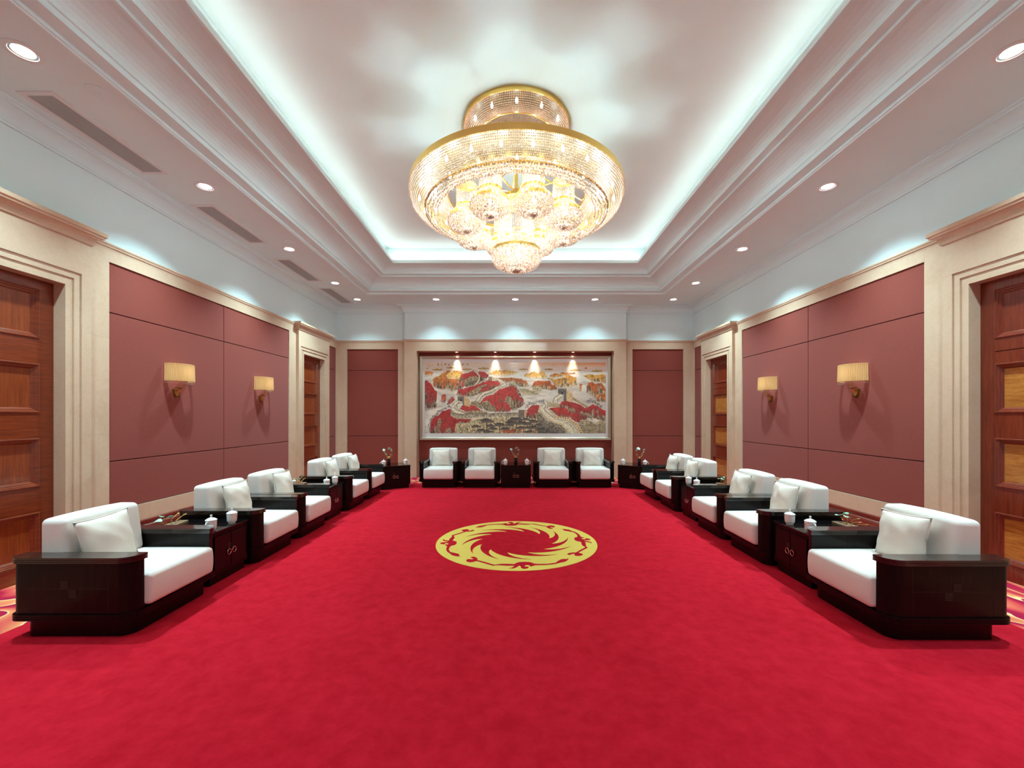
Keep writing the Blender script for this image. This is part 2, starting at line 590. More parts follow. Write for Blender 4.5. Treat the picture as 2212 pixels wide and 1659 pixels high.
# twelve flame teeth swirling counter-clockwise out of the red middle
swirl = []
NT_ = 12
for k in range(NT_):
    tk = math.radians(13 + 30 * k)
    # inner edge from the tip back and in to the notch
    for t in np.linspace(0, 1, 7)[:-1]:
        e = 1 - (1 - t) ** 1.6
        swirl.append((0.685 - 0.245 * t, tk - math.radians(27) * (e * 0.75 + 0.25 * t)))
    # outer edge of the next tooth from the notch out to its tip
    for t in np.linspace(0, 1, 13)[:-1]:
        r = 0.44 + (0.685 - 0.44) * (1.25 * t - 0.25 * t * t) * (0.80 + 0.20 * t)
        swirl.append((r, tk + math.radians(-27 + 57 * t)))
flat_piece('medallion_flame', [(r * math.cos(a), r * math.sin(a)) for r, a in swirl], 0, 0.0045, M['carpet'], field)
BIRD = [(-0.553, -0.703), (-0.548, -0.665), (-0.522, -0.652), (-0.494, -0.665), (-0.476, -0.649), (-0.497, -0.62), (-0.521, -0.597), (-0.485, -0.573), (-0.45, -0.605), (-0.432, -0.652), (-0.435, -0.683), (-0.335, -0.753), (-0.247, -0.824), (-0.226, -0.824), (-0.165, -0.8), (-0.104, -0.802), (-0.026, -0.81), (-0.008, -0.778), (0.028, -0.748), (0.09, -0.741), (0.151, -0.753), (0.185, -0.795), (0.245, -0.805), (0.333, -0.8), (0.415, -0.77), (0.447, -0.716), (0.489, -0.66), (0.527, -0.647), (0.551, -0.657), (0.573, -0.618), (0.565, -0.67), (0.536, -0.721), (0.506, -0.746), (0.459, -0.77), (0.421, -0.797), (0.366, -0.822), (0.287, -0.838), (0.195, -0.841), (0.164, -0.869), (0.142, -0.881), (0.13, -0.843), (0.105, -0.834), (0.082, -0.855), (0.079, -0.879), (0.103, -0.886), (0.127, -0.89), (0.11, -0.934), (0.071, -0.95), (0.044, -0.918), (0.04, -0.874), (0.026, -0.85), (-0.0, -0.9), (-0.034, -0.934), (-0.089, -0.934), (-0.051, -0.913), (-0.03, -0.874), (-0.026, -0.857), (-0.103, -0.857), (-0.19, -0.843), (-0.225, -0.843), (-0.248, -0.857), (-0.277, -0.838), (-0.426, -0.721), (-0.444, -0.716), (-0.468, -0.743), (-0.502, -0.756), (-0.535, -0.738)]
for k in range(4):
    flat_piece('medallion_bird', BIRD, 0, 0.0045, M['carpet'], field, rot=k * PI / 2)

# ---- plaster walls (cores); the panelled lower parts sit in front of them
def side_box(s, d0, d1, y0, y1, z0, z1, mb=None):
    """box on a side wall; d = distance from the plaster plane into the room"""
    return (mb or MB()).box(s * (W - d0), s * (W - d1), y0, y1, z0, z1)

walls = {}
for s, nm in ((-1, 'wall_left'), (1, 'wall_right')):
    b = MB()
    side_box(s, -0.30, -0.12, YF - .3, YB + .5, 0, 3.52, b)
    side_box(s, -0.30, 0.0, YF - .3, YB + .5, 3.52, ZC + .1, b)
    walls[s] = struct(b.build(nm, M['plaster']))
b = MB().box(-W - .3, W + .3, YB + .34, YB + .5, 0, 3.52)
b.box(-W - .3, W + .3, YB, YB + .5, 3.52, ZC + .1)
b.box(-2.87, 2.87, YBAY, YB, 3.54, ZS)
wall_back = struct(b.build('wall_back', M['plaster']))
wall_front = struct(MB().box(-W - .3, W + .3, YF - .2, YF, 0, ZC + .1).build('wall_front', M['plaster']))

# ---- ceilings
ins_e, cove_d = 0.85, 0.64
b = MB()
b.box(-W, -TX, YF, YB, ZS, ZS + .03); b.box(TX, W, YF, YB, ZS, ZS + .03)
b.box(-TX, TX, YF, TY0, ZS, ZS + .03); b.box(-TX, TX, TY1, YB, ZS, ZS + .03)
RX, RY0, RY1 = TX - cove_d, TY0 + cove_d, TY1 - cove_d       # foot of the upper ceiling recess
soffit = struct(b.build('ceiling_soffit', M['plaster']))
struct(MB().box(-W - .3, W + .3, YF - .3, YB + .5, ZC, ZC + .1).build('ceiling', M['ceiling_tint']))
rect = [(TX, TY0), (TX, TY1), (-TX, TY1), (-TX, TY0)]        # counter-clockwise: inside is to the left
# stepped tray moulding: bead, flat, cove, bead, cove, lip, trough
prof = [(-.055, ZS), (-.055, ZS - .012), (-.02, ZS - .012), (-.01, ZS), (-.01, ZS + .03), (.12, ZS + .035), (.12, ZS + .085), (.135, ZS + .09)]
for t in np.linspace(0, PI / 2, 9):      # first cove, hollow side down
    prof.append((.135 + .29 * (1 - math.cos(t)), ZS + .09 + .165 * math.sin(t)))
prof += [(.425, ZS + .245), (.46, ZS + .245), (.46, ZS + .275), (.55, ZS + .28), (.55, ZS + .30)]
for t in np.linspace(0, PI / 2, 8):
    prof.append((.55 + .27 * (1 - math.cos(t)), ZS + .30 + .125 * math.sin(t)))
prof += [(.82, ZS + .41), (ins_e, ZS + .41), (ins_e, ZS + .475), (ins_e - .025, ZS + .475), (ins_e - .025, ZS + .44), (cove_d, ZS + .44), (cove_d, ZC)]
v, f = sweep(rect, prof)
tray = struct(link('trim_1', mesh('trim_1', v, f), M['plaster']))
# cornice along the walls
room = [(W, YF), (W, YB), (2.87, YB), (2.87, YBAY), (-2.87, YBAY), (-2.87, YB), (-W, YB), (-W, YF)]
prof = [(0, 4.265), (.022, 4.265), (.022, 4.285), (.03, 4.295), (.03, 4.305)]
for t in np.linspace(0, PI / 2, 8):
    prof.append((.03 + .105 * (1 - math.cos(t)), 4.305 + .105 * math.sin(t)))
prof += [(.145, 4.41), (.145, 4.425), (.17, 4.43), (.17, ZS)]
v, f = sweep(room, prof)
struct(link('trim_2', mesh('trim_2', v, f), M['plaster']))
# thin stone cap along the top of the marble
prof = [(0, 3.575), (.035, 3.575), (.038, 3.56), (.030, 3.545), (.028, 3.53), (.018, 3.52), (.016, 3.50), (0, 3.50)]
v, f = sweep(room, prof)
struct(link('trim_3', mesh('trim_3', v, f), M['marble']))

# ---- side walls: marble slabs, fabric panels, skirting, door surrounds, doors
Z_PAN = [0.50, 1.07, 2.79, 3.365]
PAN_Y = [4.78, 6.69, 8.605]
def slab(s, d0, d1, y0, y1, z0, z1, bevel=0.0015):
    side_box(s, d0, d1, y0, y1, z0, z1).build('marble_slab', M['marble'], walls[s], bevel=bevel)
def fabric(s, y0, y1, z0, z1):
    g = 0.005
    side_box(s, -0.12, 0.0, y0 + g, y1 - g, z0 + g, z1 - g).build('fabric_panel', M['fabric'], walls[s], bevel=0.004)

DOORS = []
for s in (-1, 1):
    for i in range(2):
        for j in range(3):
            fabric(s, PAN_Y[i], PAN_Y[i + 1], Z_PAN[j], Z_PAN[j + 1])
    for j in range(3):
        fabric(s, 10.40, 10.88, Z_PAN[j], Z_PAN[j + 1])
        fabric(s, 2.40, 2.95, Z_PAN[j], Z_PAN[j + 1])
    for z0, z1 in ((0, 1.39), (1.39, 2.49), (2.49, 3.50)):
        slab(s, -.12, .016, 4.50, 4.78, z0, z1)
        slab(s, -.12, .016, 8.605, 8.90, z0, z1)
        slab(s, -.12, .016, 10.88, YB + .34, z0, z1)
        slab(s, -.12, .016, 2.05, 2.40, z0, z1)
    for y0, y1 in ((4.78, 6.69), (6.69, 8.605), (10.33, 10.88), (2.40, 2.95)):
        slab(s, -.12, .016, y0, y1, Z_PAN[3], 3.50)
        slab(s, -.12, .016, y0, y1, 0.30, Z_PAN[0])
    for y0 in np.arange(YF, 2.0, 1.01):
        for z0, z1 in ((0, 1.39), (1.39, 2.49), (2.49, 3.50)):
            slab(s, -.12, .016, y0, min(y0 + 1.01, 2.05), z0, z1)
    # moulded skirting under the panels
    for k, (y0, y1) in enumerate(((4.78, 8.605), (10.35, 10.88))):
        pr = [(-.02, 0), (.05, 0), (.05, .16), (.042, .17), (.048, .20), (.040, .225), (.022, .24), (.022, .262), (.034, .27), (.034, .29), (.016, .30), (-.02, .30)]
        vv = [(s * (W - d), y0, z) for d, z in pr] + [(s * (W - d), y1, z) for d, z in pr]
        n = len(pr)
        ff = [(i, i + 1, n + i + 1, n + i) for i in range(n - 1)]
        struct(link('baseboard_%s' % ('left' if s < 0 else 'right'), mesh('baseboard', vv, ff), M['skirting']))

    # door surrounds
    for di, (a0, a1, o0, o1) in enumerate(((3.04, 4.52, 3.27, 4.27), (8.876, 10.35, 9.12, 10.13))):
        ZO = 2.95
        aw = 0.15
        for (y0, y1) in ((a0, o0 - aw), (o1 + aw, a1)):
            for z0, z1 in ((0, 1.39), (1.39, 2.49), (2.49, ZO + aw)):
                slab(s, -.12, .075, y0, y1, z0, z1)
        slab(s, -.12, .075, a0, a1, ZO + aw, 3.50)
        # stepped architrave: three nested frames, each set further back
        for w0, w1, d in ((0.15, 0.085, 0.062), (0.085, 0.045, 0.050), (0.045, 0.0, 0.062)):
            bb = MB()
            side_box(s, -.12, d, o0 - w0, o0 - w1, 0, ZO + w0, bb)
            side_box(s, -.12, d, o1 + w1, o1 + w0, 0, ZO + w0, bb)
            side_box(s, -.12, d, o0 - w1, o1 + w1, ZO + w1, ZO + w0, bb)
            bb.build('architrave', M['marble'], walls[s])
        # crown moulding of the surround with returned ends
        pr = [(.0, 3.44), (.012, 3.44), (.018, 3.455), (.018, 3.47)]
        pr += [(.018 + .05 * (1 - math.cos(t)), 3.47 + .06 * math.sin(t)) for t in np.linspace(0, PI / 2, 6)]
        pr += [(.078, 3.535), (.078, 3.55), (.092, 3.56), (.092, 3.60), (-.075, 3.60)]
        xf = s * (W - .075)
        xw = s * (W - .0)
        path = [(xw, a0), (xf, a0), (xf, a1), (xw, a1)]
        if s < 0:      # keep the room on the right-hand side -> flip so that offsets point outwards
            path = path[::-1]
        vv, ff = sweep(path, pr, closed=False)
        # for both sides the outside is to the left of the path
        link('crown_moulding', mesh('crown_moulding', vv, ff), M['marble'], walls[s])

        # the door itself
        dn = len(DOORS) + 1
        hw = o1 - o0
        stile = 0.13
        zp = [(.16, .647), (.898, 1.378), (1.626, 2.115), (2.363, 2.85)]
        rail = M['door_h'] if s < 0 else M['door_r']
        pan = M['door_v'] if s < 0 else M['door_g']
        bb = MB()
        dk, df = -.105, -.060
        side_box(s, dk, df, o0, o0 + stile, 0.005, ZO, bb)
        side_box(s, dk, df, o1 - stile, o1, 0.005, ZO, bb)
        zz = [0.005] + [q for p in zp for q in p] + [ZO]
        for k in range(0, len(zz), 2):
            if s > 0 and k == 6:            # the fixed transom panel over the right-hand doors
                side_box(s, dk, df, o0 + stile, o1 - stile, zz[k], 2.232, bb)
                side_box(s, dk, df, o0 + stile, o1 - stile, 2.240, zz[k + 1], bb)
            else:
                side_box(s, dk, df, o0 + stile, o1 - stile, zz[k], zz[k + 1], bb)
        side_box(s, -.115, dk, o0, o1, 0.005, ZO, bb)
        door = struct(bb.build('door_%d' % dn, rail))
        DOORS.append(door)
        for pi_, (z0, z1) in enumerate(zp):
            y0, y1 = o0 + stile, o1 - stile
            side_box(s, dk, -.088, y0 + .05, y1 - .05, z0 + .05, z1 - .05).build('door_panel', (pan if not (s > 0 and pi_ == 3) else M['door_r']), door)
            # moulding: sloped frame with two steps
            rc = [(y0, z0), (y1, z0), (y1, z1), (y0, z1)]
            prf = [(0.0, -.060), (0.0, -.052), (.010, -.048), (.016, -.056), (.022, -.056), (.032, -.070), (.038, -.070), (.055, -.088)]
            ms = mitre(rc)
            vv, ff = [], []
            for (py, pz), m_ in zip(rc, ms):
                for d, dep in prf:
                    vv.append((s * (W - dep), py + m_.x * d, pz + m_.y * d))
            n = len(prf)
            for i in range(4):
                j = (i + 1) % 4
                for a_ in range(n - 1):
                    ff.append((i * n + a_, j * n + a_, j * n + a_ + 1, i * n + a_ + 1))
            link('panel_moulding', mesh('panel_moulding', vv, ff), rail, door)

# ---- back wall: side bays
def back_slab(x0, x1, y0, z0, z1, nm='marble_slab', mat='marble', bevel=0.0015, y1=YB + .34):
    return MB().box(x0, x1, y0, y1, z0, z1).build(nm, M[mat], wall_back, bevel=bevel)
for s in (-1, 1):
    for z0, z1 in ((0, 1.39), (1.39, 2.49), (2.49, 3.50)):
        back_slab(s * 4.42, s * (W - .016), YB - .016, z0, z1)
        back_slab(s * 2.87, s * 3.08, YB - .016, z0, z1)
        back_slab(s * 2.554, s * 2.87, YBAY - .016, z0, z1)
    back_slab(s * 3.08, s * 4.42, YB - .016, 3.345, 3.50)
    back_slab(s * 3.08, s * 4.42, YB - .016, 0, 0.30)
    for j in range(3):
        z0 = (0.30, 1.07, 2.79)[j]; z1 = (1.07, 2.79, 3.345)[j]
        g = 0.005
        back_slab(s * (3.08 + g), s * (4.42 - g), YB + .012, z0 + g, z1 - g, 'fabric_panel', 'fabric', 0.004)
for x0, x1 in ((-2.554, -.85), (-.85, .85), (.85, 2.554)):
    back_slab(x0, x1, YBAY - .016, 3.275, 3.50)
    g = 0.004
    back_slab(x0 + g, x1 - g, YBAY + .28, 0.005, 3.275, 'fabric_panel', 'fabric', 0.004)

# ---- air vents, downlights and access discs in the lower ceiling
VENTS = [('nearest the camera', 3.70, 4.86), ('second from the camera', 5.67, 6.83),
         ('third from the camera', 7.61, 8.77), ('farthest from the camera', 9.33, 10.49)]
for txt, y0, y1 in VENTS:
    t = thing('air_vent', 'grey slatted air vent in the left ceiling, ' + txt, 'vent', (-4.245, (y0 + y1) / 2, ZS), 0, 'air vents along the left ceiling edge')
    hx, hy = 0.115, (y1 - y0) / 2
    b = MB()
    for x0, x1, u0, u1 in ((-hx - .045, -hx, -hy - .045, hy + .045), (hx, hx + .045, -hy - .045, hy + .045), (-hx, hx, -hy - .045, -hy), (-hx, hx, hy, hy + .045)):
        b.box(x0, x1, u0, u1, -.008, 0)
    b.build('frame', M['trimwhite'], t)
    MB().box(-hx, hx, -hy, hy, -.0015, 0).build('duct', M['vent_dark'], t)
    sl = None
    for k in range(13):
        x = -hx + .0085 + k * (2 * hx - .017) / 12
        if sl is None:
            sl = MB().box(-.0055, .0055, -hy, hy, -.007, -.0015).build('slat', M['vent'], t)
            sl.location.x = x
        else:
            c = sl.copy(); COL.objects.link(c); c.parent = t; c.location.x = x

def make_downlight():
    t = thing('downlight', 'x', 'downlight')
    MB().lathe([(.118, 0), (.118, -.006), (.112, -.009), (.086, -.009), (.082, -.004), (.082, 0)], 32).build('trim_ring', M['trimwhite'], t, smooth=True)
    MB().lathe([(.082, -.004), (.070, -.0005), (.055, -.0005)], 28).build('reflector', M['reflector'], t, smooth=True)
    MB().lathe([(.068, -.0015), (.05, -.0035), (.0001, -.005)], 28).build('lens', M['lamp'], t, smooth=True)
    return t
dl0 = None
ORD = ('first', 'second', 'third', 'fourth', 'fifth')
spots = []
for s, nm in ((-1, 'left'), (1, 'right')):
    for k, y in enumerate((3.26, 5.18, 7.12, 8.94)):
        spots.append((s * 3.87, y, 'round recessed downlight in the %s lower ceiling, %s from the camera' % (nm, ORD[k])))
for k, x in enumerate((-3.87, -1.94, 0.0, 1.95, 3.87)):
    spots.append((x, 10.2, 'round recessed downlight in front of the back wall, %s' % ('left corner one', 'left of the middle', 'middle one over the painting', 'right of the middle', 'right corner one')[k]))
for x in (-3.87, 3.87):
    spots.append((x, 1.45, 'round recessed downlight in the %s lower ceiling, out of view above the camera' % ('left' if x < 0 else 'right')))
for x in (-1.94, 1.94):
    spots.append((x, 0.3, 'round recessed downlight behind the camera, %s of the room axis' % ('left' if x < 0 else 'right')))
for x, y, lab in spots:
    if dl0 is None:
        dl0 = t = make_downlight()
    else:
        t = copy_tree(dl0)
    t.location = (x, y, ZS)
    tag(t, lab, 'downlight', 'recessed ceiling downlights')
    L = light('downlight_lamp', 'SPOT', (x, y, ZS - .02), DOWN_W * (.27 if y > 9.9 else (.5 if y < 2 else 1.0)), COOL, spot_size=math.radians(108), spot_blend=1.0, shadow_soft_size=0.06)
for k, (x, y) in enumerate(((-3.69, 3.66), (-3.72, 6.86))):
    t = MB().lathe([(.085, 0), (.085, -.004), (.08, -.006), (.0001, -.006)], 28).build('ceiling_cover_disc', M['plaster'], None, smooth=True)
    t.location = (x, y, ZS)
    tag(t, ('flat white round cover on the left ceiling beside the nearest vent', 'flat white round cover on the left ceiling near the third downlight')[k], 'cover disc')
# ================================================================== ARMCHAIRS
HWC, HDC = 0.437, 0.43        # half width, half depth
def arm_outline(sx, grow=0.0, x_in=0.328):
    """outline of one arm seen from above; outer corners rounded (front more than back)"""
    xo, xi = HWC + grow, x_in - grow
    yf, yb = -HDC - grow, HDC + grow
    r1, r2 = 0.10 + grow, 0.06 + grow
    pts = [(xi, yf)] + arc((xo - r1, yf + r1), r1, -PI / 2, 0, 8) + arc((xo - r2, yb - r2), r2, 0, PI / 2, 6) + [(xi, yb)]
    if sx < 0:
        pts = [(-x, y) for x, y in pts][::-1]
    return pts

def base_outline(grow):
    r1, r2 = 0.10 + grow, 0.06 + grow
    x, yf, yb = HWC + grow, -HDC - grow, HDC + grow
    return (arc((x - r1, yf + r1), r1, -PI / 2, 0, 8) + arc((x - r2, yb - r2), r2, 0, PI / 2, 6)
            + arc((-x + r2, yb - r2), r2, PI / 2, PI, 6) + arc((-x + r1, yf + r1), r1, PI, 1.5 * PI, 8))

def ribbed(mb, outline_fn, z0, z1, ribs, g0, g1):
    """stack of rounded ribs around an outline"""
    h = (z1 - z0) / ribs
    for k in range(ribs):
        a = z0 + k * h
        mb.prism(outline_fn(g0), a, a + h * 0.22)
        mb.prism(outline_fn(g1), a + h * 0.22, a + h * 0.98)
    return mb

def soft(name, hx, hy, hz, r, mat, parent, loc, bulge=(0, 0, 0), shear=None, mid=6):
    v, f = rounded_box(hx, hy, hz, r, 4, mid)
    out = []
    for x, y, z in v:
        u, w_, q = x / hx, y / hy, z / hz
        x2 = x + math.copysign(1, x) * bulge[0] * (1 - w_ * w_) * (1 - q * q) * abs(u) ** 3
        y2 = y + math.copysign(1, y) * bulge[1] * (1 - u * u) * (1 - q * q) * abs(w_) ** 3
        z2 = z + (bulge[2] * (1 - u * u) * (1 - w_ * w_) * (1 if z > 0 else 0)) * abs(q) ** 2
        if shear:
            y2, z2 = shear(x2, y2, z2, u, w_, q)
        out.append((x2, y2, z2))
    o = link(name, mesh(name, out, f, True), mat, parent)
    o.location = loc
    return o

def make_chair():
    t = thing('armchair', 'x', 'armchair')
    # recessed plinth, ribbed base band
    pl = [(x * 0.885, y * 0.885) for x, y in base_outline(0)]
    MB().prism(pl, 0, 0.136).build('plinth', M['dark'], t, smooth=True)
    bd = ribbed(MB(), base_outline, 0.136, 0.182, 3, 0.006, 0.016)
    bd.build('base_band', M['dark'], t)
    for sx in (-1, 1):
        a = MB().prism(arm_outline(sx), 0.182, 0.545).build('arm', M['dark'], t, smooth=True)
        cp = ribbed(MB(), lambda g: arm_outline(sx, g), 0.545, 0.582, 3, 0.004, 0.014)
        cp.prism(arm_outline(sx, 0.014), 0.582, 0.588)
        cp.build('arm_cap', M['dark_gloss'], t)
        # inlaid panel seams and the pair of grooved squares on the outer face
        b = MB()
        x0, x1 = sx * HWC, sx * (HWC + .0012)
        b.box(x0, x1, -.27, .30, .362, .3635)
        b.box(x0, x1, -.271, -.2695, .19, .535); b.box(x0, x1, .30, .3015, .19, .535)
        b.build('inlay_line', M['inlay'], a)
        b = MB()
        for (y0, z0) in ((0.015, 0.368), (-.045, 0.303)):
            for k in range(5):
                b.box(x0, sx * (HWC + .003), y0, y0 + .055, z0 + k * .011, z0 + k * .011 + .0045)
        b.build('inlay_squares', M['inlay'], a)
    # back board and seat deck
    MB().box(-.328, .328, .36, .425, .182, .555).build('back_board', M['dark'], t, bevel=0.004)
    MB().box(-.328, .328, -.41, .36, .170, .196).build('seat_deck', M['dark'], t)
    def seat_sh(x, y, z, u, w_, q):
        return y + (0.012 * (1 - q * q) * (-1) if w_ < -.9 else 0), z
    soft('seat_cushion', .325, .328, .117, .032, M['cloth'], t, (0, -.145, .313), (0, .0, .014), seat_sh)
    def back_sh(x, y, z, u, w_, q):
        # wedge: thicker at the bottom on the front side
        k = max(0.0, min(1.0, (.5 - w_) / 1.5))
        k = k * k * (3 - 2 * k)
        y = y + k * (-0.032 * (1 - (q + 1) / 2) + 0.022 * ((q + 1) / 2))
        return y, z + 0.010 * (1 - u * u) * (q if q > 0 else 0)
    soft('back_cushion', .324, .095, .205, .04, M['cloth'], t, (0, .262, .625), (0, .018, .0), back_sh)
    return t

def make_pillow_mesh(seed):
    rng = random.Random(seed)
    n = 20
    hw, hh, th = .215, .195, .075
    v, f = [], []
    ph = [rng.uniform(0, 6.28) for _ in range(6)]
    def pt(i, j, side):
        u, w_ = -1 + 2 * i / n, -1 + 2 * j / n
        x = u * hw * (1 - .075 * (1 - w_ * w_)); z = w_ * hh * (1 - .075 * (1 - u * u))
        prof = max(0.0, (1 - abs(u) ** 2.4)) ** .62 * max(0.0, (1 - abs(w_) ** 2.4)) ** .62
        wr = .006 * (math.sin(7 * u + 3 * w_ + ph[0]) * math.sin(4 * w_ + ph[1]) + .7 * math.sin(9 * u * w_ + ph[2])) * prof ** .4
        return (x, side * (th * prof + wr), z)
    for side in (-1, 1):
        o = len(v)
        for i in range(n + 1):
            for j in range(n + 1):
                v.append(pt(i, j, side))
        for i in range(n):
            for j in range(n):
                q = (o + i * (n + 1) + j, o + (i + 1) * (n + 1) + j, o + (i + 1) * (n + 1) + j + 1, o + i * (n + 1) + j + 1)
                f.append(q if side < 0 else q[::-1])
    me = mesh('throw_pillow', v, f, True)
    bm = bmesh.new(); bm.from_mesh(me)
    bmesh.ops.remove_doubles(bm, verts=bm.verts, dist=1e-4)
    bm.to_mesh(me); bm.free()
    me.polygons.foreach_set('use_smooth', [True] * len(me.polygons))
    me.materials.append(M['pillow'])
    return me
PILLOWS = [make_pillow_mesh(k) for k in range(4)]
def make_piping_mesh():
    b = MB()
    pts = []
    hw, hh = .215, .195
    for a in np.linspace(-1, 1, 11): pts.append((a * hw, -hh * (1 - .075 * (1 - a * a))))
    for a in np.linspace(-1, 1, 11)[1:]: pts.append((hw * (1 - .075 * (1 - a * a)), a * hh))
    for a in np.linspace(1, -1, 11)[1:]: pts.append((a * hw, hh * (1 - .075 * (1 - a * a))))
    for a in np.linspace(1, -1, 11)[1:]: pts.append((-hw * (1 - .075 * (1 - a * a)), a * hh))
    b.tube([(x * 1.01, 0, z * 1.01) for x, z in pts], .0042, 6)
    me = mesh('piping', b.v, b.f, True)
    me.materials.append(M['pillow'])
    return me
PIPING = make_piping_mesh()

LX, RXC = -3.195, 3.035        # centre lines of the two side rows
chairs = []
left_y = [(2.955, 3.865), (4.425, 5.335), (5.345, 6.255), (6.935, 7.845), (7.885, 8.795)]
right_y = [(2.905, 3.815), (4.375, 5.285), (5.295, 6.205), (6.865, 7.775), (7.785, 8.695)]
NAMES_L = ('nearest the camera', 'second from the camera', 'third from the camera', 'fourth from the camera', 'farthest from the camera')
for k, (a, b_) in enumerate(left_y):
    chairs.append((LX, (a + b_) / 2, PI / 2, 'left row, ' + NAMES_L[k], (-.09, .0, .03, .05, .06)[k]))
for k, (a, b_) in enumerate(right_y):
    chairs.append((RXC, (a + b_) / 2, -PI / 2, 'right row, ' + NAMES_L[k], (.0, -.02, -.03, -.04, -.05)[k]))
for k, x in enumerate((-1.705, -.79, .85, 1.765)):
    chairs.append((x, 9.215 + HDC, 0.0, ('back row, leftmost', 'back row, left of the middle table', 'back row, right of the middle table', 'back row, rightmost')[k], (-.02, .02, .01, .02)[k]))
proto = make_chair()
for k, (x, y, rz, where, pdx) in enumerate(chairs):
    t = proto if k == 0 else copy_tree(proto)
    t.location = (x, y, 0)
    t.rotation_euler = (0, 0, rz)
    tag(t, 'white armchair with dark wood arms, ' + where, 'armchair', 'white armchairs around the room')
    p = link('throw_pillow', PILLOWS[k % 4])
    lx, ly, lz = pdx, .072 - .006 * (k % 3), .620
    c, s_ = math.cos(rz), math.sin(rz)
    p.location = (x + lx * c - ly * s_, y + lx * s_ + ly * c, lz)
    p.rotation_euler = (-.20, .05 * ((k * 7) % 5 - 2) / 2, rz)
    p.rotation_mode = 'XYZ'
    tag(p, 'ivory square pillow on the armchair, ' + where, 'pillow', 'ivory throw pillows on the armchairs')
    link('piping', PIPING, None, p)

# ================================================================== SIDE TABLES
def make_table(w, d, h=.505):
    t = thing('side_table', 'x', 'side table')
    hw, hd = w / 2, d / 2
    MB().box(-hw + .025, hw - .025, -hd + .03, hd - .02, 0, .085).build('plinth', M['dark'], t, bevel=.003)
    MB().box(-hw, hw, -hd + .012, hd, .085, h - .012).build('body', M['dark'], t, bevel=.003)
    MB().box(-hw - .002, hw + .002, -hd - .006, hd, h - .012, h).build('table_top', M['glass_top'], t, bevel=.002)
    for sx in (-1, 1):
        x0, x1 = (.004, hw - .045) if sx > 0 else (-hw + .045, -.004)
        dr = MB().box(x0, x1, -hd, -hd + .012, .125, h - .055).build('door', M['dark'], t, bevel=.002)
        b = MB().torus((sx * .036, -hd - .008, .262), .026, .0042, 'Y', 24, 8)
        b.tube([(sx * .036, -hd - .010, .288), (sx * .036, -hd + .001, .288)], .006, 10)
        b.build('ring_handle', M['chrome'], dr, smooth=True)
    b = MB()
    for k in range(5):
        b.box(-.048, -.004, -hd - .002, -hd, .300 + k * .010, .3045 + k * .010)
    b.build('inlay_square', M['inlay'], t)
    return t

def make_cup():
    t = thing('teacup', 'x', 'teacup')
    MB().lathe([(.0001, .004), (.026, .004), (.028, 0), (.031, 0), (.031, .006), (.040, .016), (.044, .030), (.0455, .060), (.0465, .100), (.0445, .100), (.043, .06), (.0001, .02)], 28).build('body', M['porcelain'], t, smooth=True)
    MB().lathe([(.0475, .099), (.0495, .102), (.047, .106), (.030, .117), (.012, .124), (.008, .127), (.007, .132), (.0095, .138), (.0095, .146), (.007, .150), (.0001, .151)], 28).build('lid', M['porcelain'], t, smooth=True)
    pts = [(.043 + .034 * math.sin(a) ** .8 if 0 < a < PI else .043, 0, .055 + .033 * math.cos(a)) for a in np.linspace(0.02, PI - .02, 12)]
    MB().tube(pts, .0055, 8).build('handle', M['porcelain'], t, smooth=True)
    # small red rosette print on the side away from the table edge, wrapped on the body
    b = MB()
    for (a0, z0, r) in ((-PI / 2 + .05, .072, .0085), (-PI / 2 + .05, .055, .0035), (-PI / 2 + .16, .049, .003)):
        ring = []
        vv = [( .0468 * math.cos(a0), .0468 * math.sin(a0), z0)]
        for k in range(12):
            q = 2 * PI * k / 12
            a = a0 + r * math.cos(q) / .0465
            vv.append((.0468 * math.cos(a), .0468 * math.sin(a), z0 + r * math.sin(q)))
        b.add(vv, [(0, 1 + k, 1 + (k + 1) % 12) for k in range(12)])
    b.build('red_emblem', M['decal'], t)
    return t

def leaf_mesh(r, seed, mat):
    rng = random.Random(seed)
    ph = rng.uniform(0, 6)
    n = 22
    v = [(0, 0, -.006), (0, 0, -.010)]
    for k in range(n):
        a = 2 * PI * k / n
        rr = r * (1 + .10 * math.sin(3 * a + ph) + .05 * math.sin(5 * a))
        for q in (.55, 1.0):
            z = .18 * r * (math.sin(2 * a + ph) * q * q) + .10 * r * q
            v.append((rr * q * math.cos(a), rr * q * math.sin(a), z))
            v.append((rr * q * math.cos(a), rr * q * math.sin(a), z - .003))
    f = []
    for k in range(n):
        i, j = 2 + 4 * k, 2 + 4 * ((k + 1) % n)
        f += [(0, i, j), (i, i + 2, j + 2, j), (1, j + 1, i + 1), (i + 1, j + 1, j + 3, i + 3), (i + 2, i + 3, j + 3, j + 2)]
    me = mesh('leaf', v, f, True)
    me.materials.append(mat)
    return me
LEAVES = [leaf_mesh(.032, 1, M['jade']), leaf_mesh(.024, 2, M['jade_dark']), leaf_mesh(.027, 5, M['jade'])]

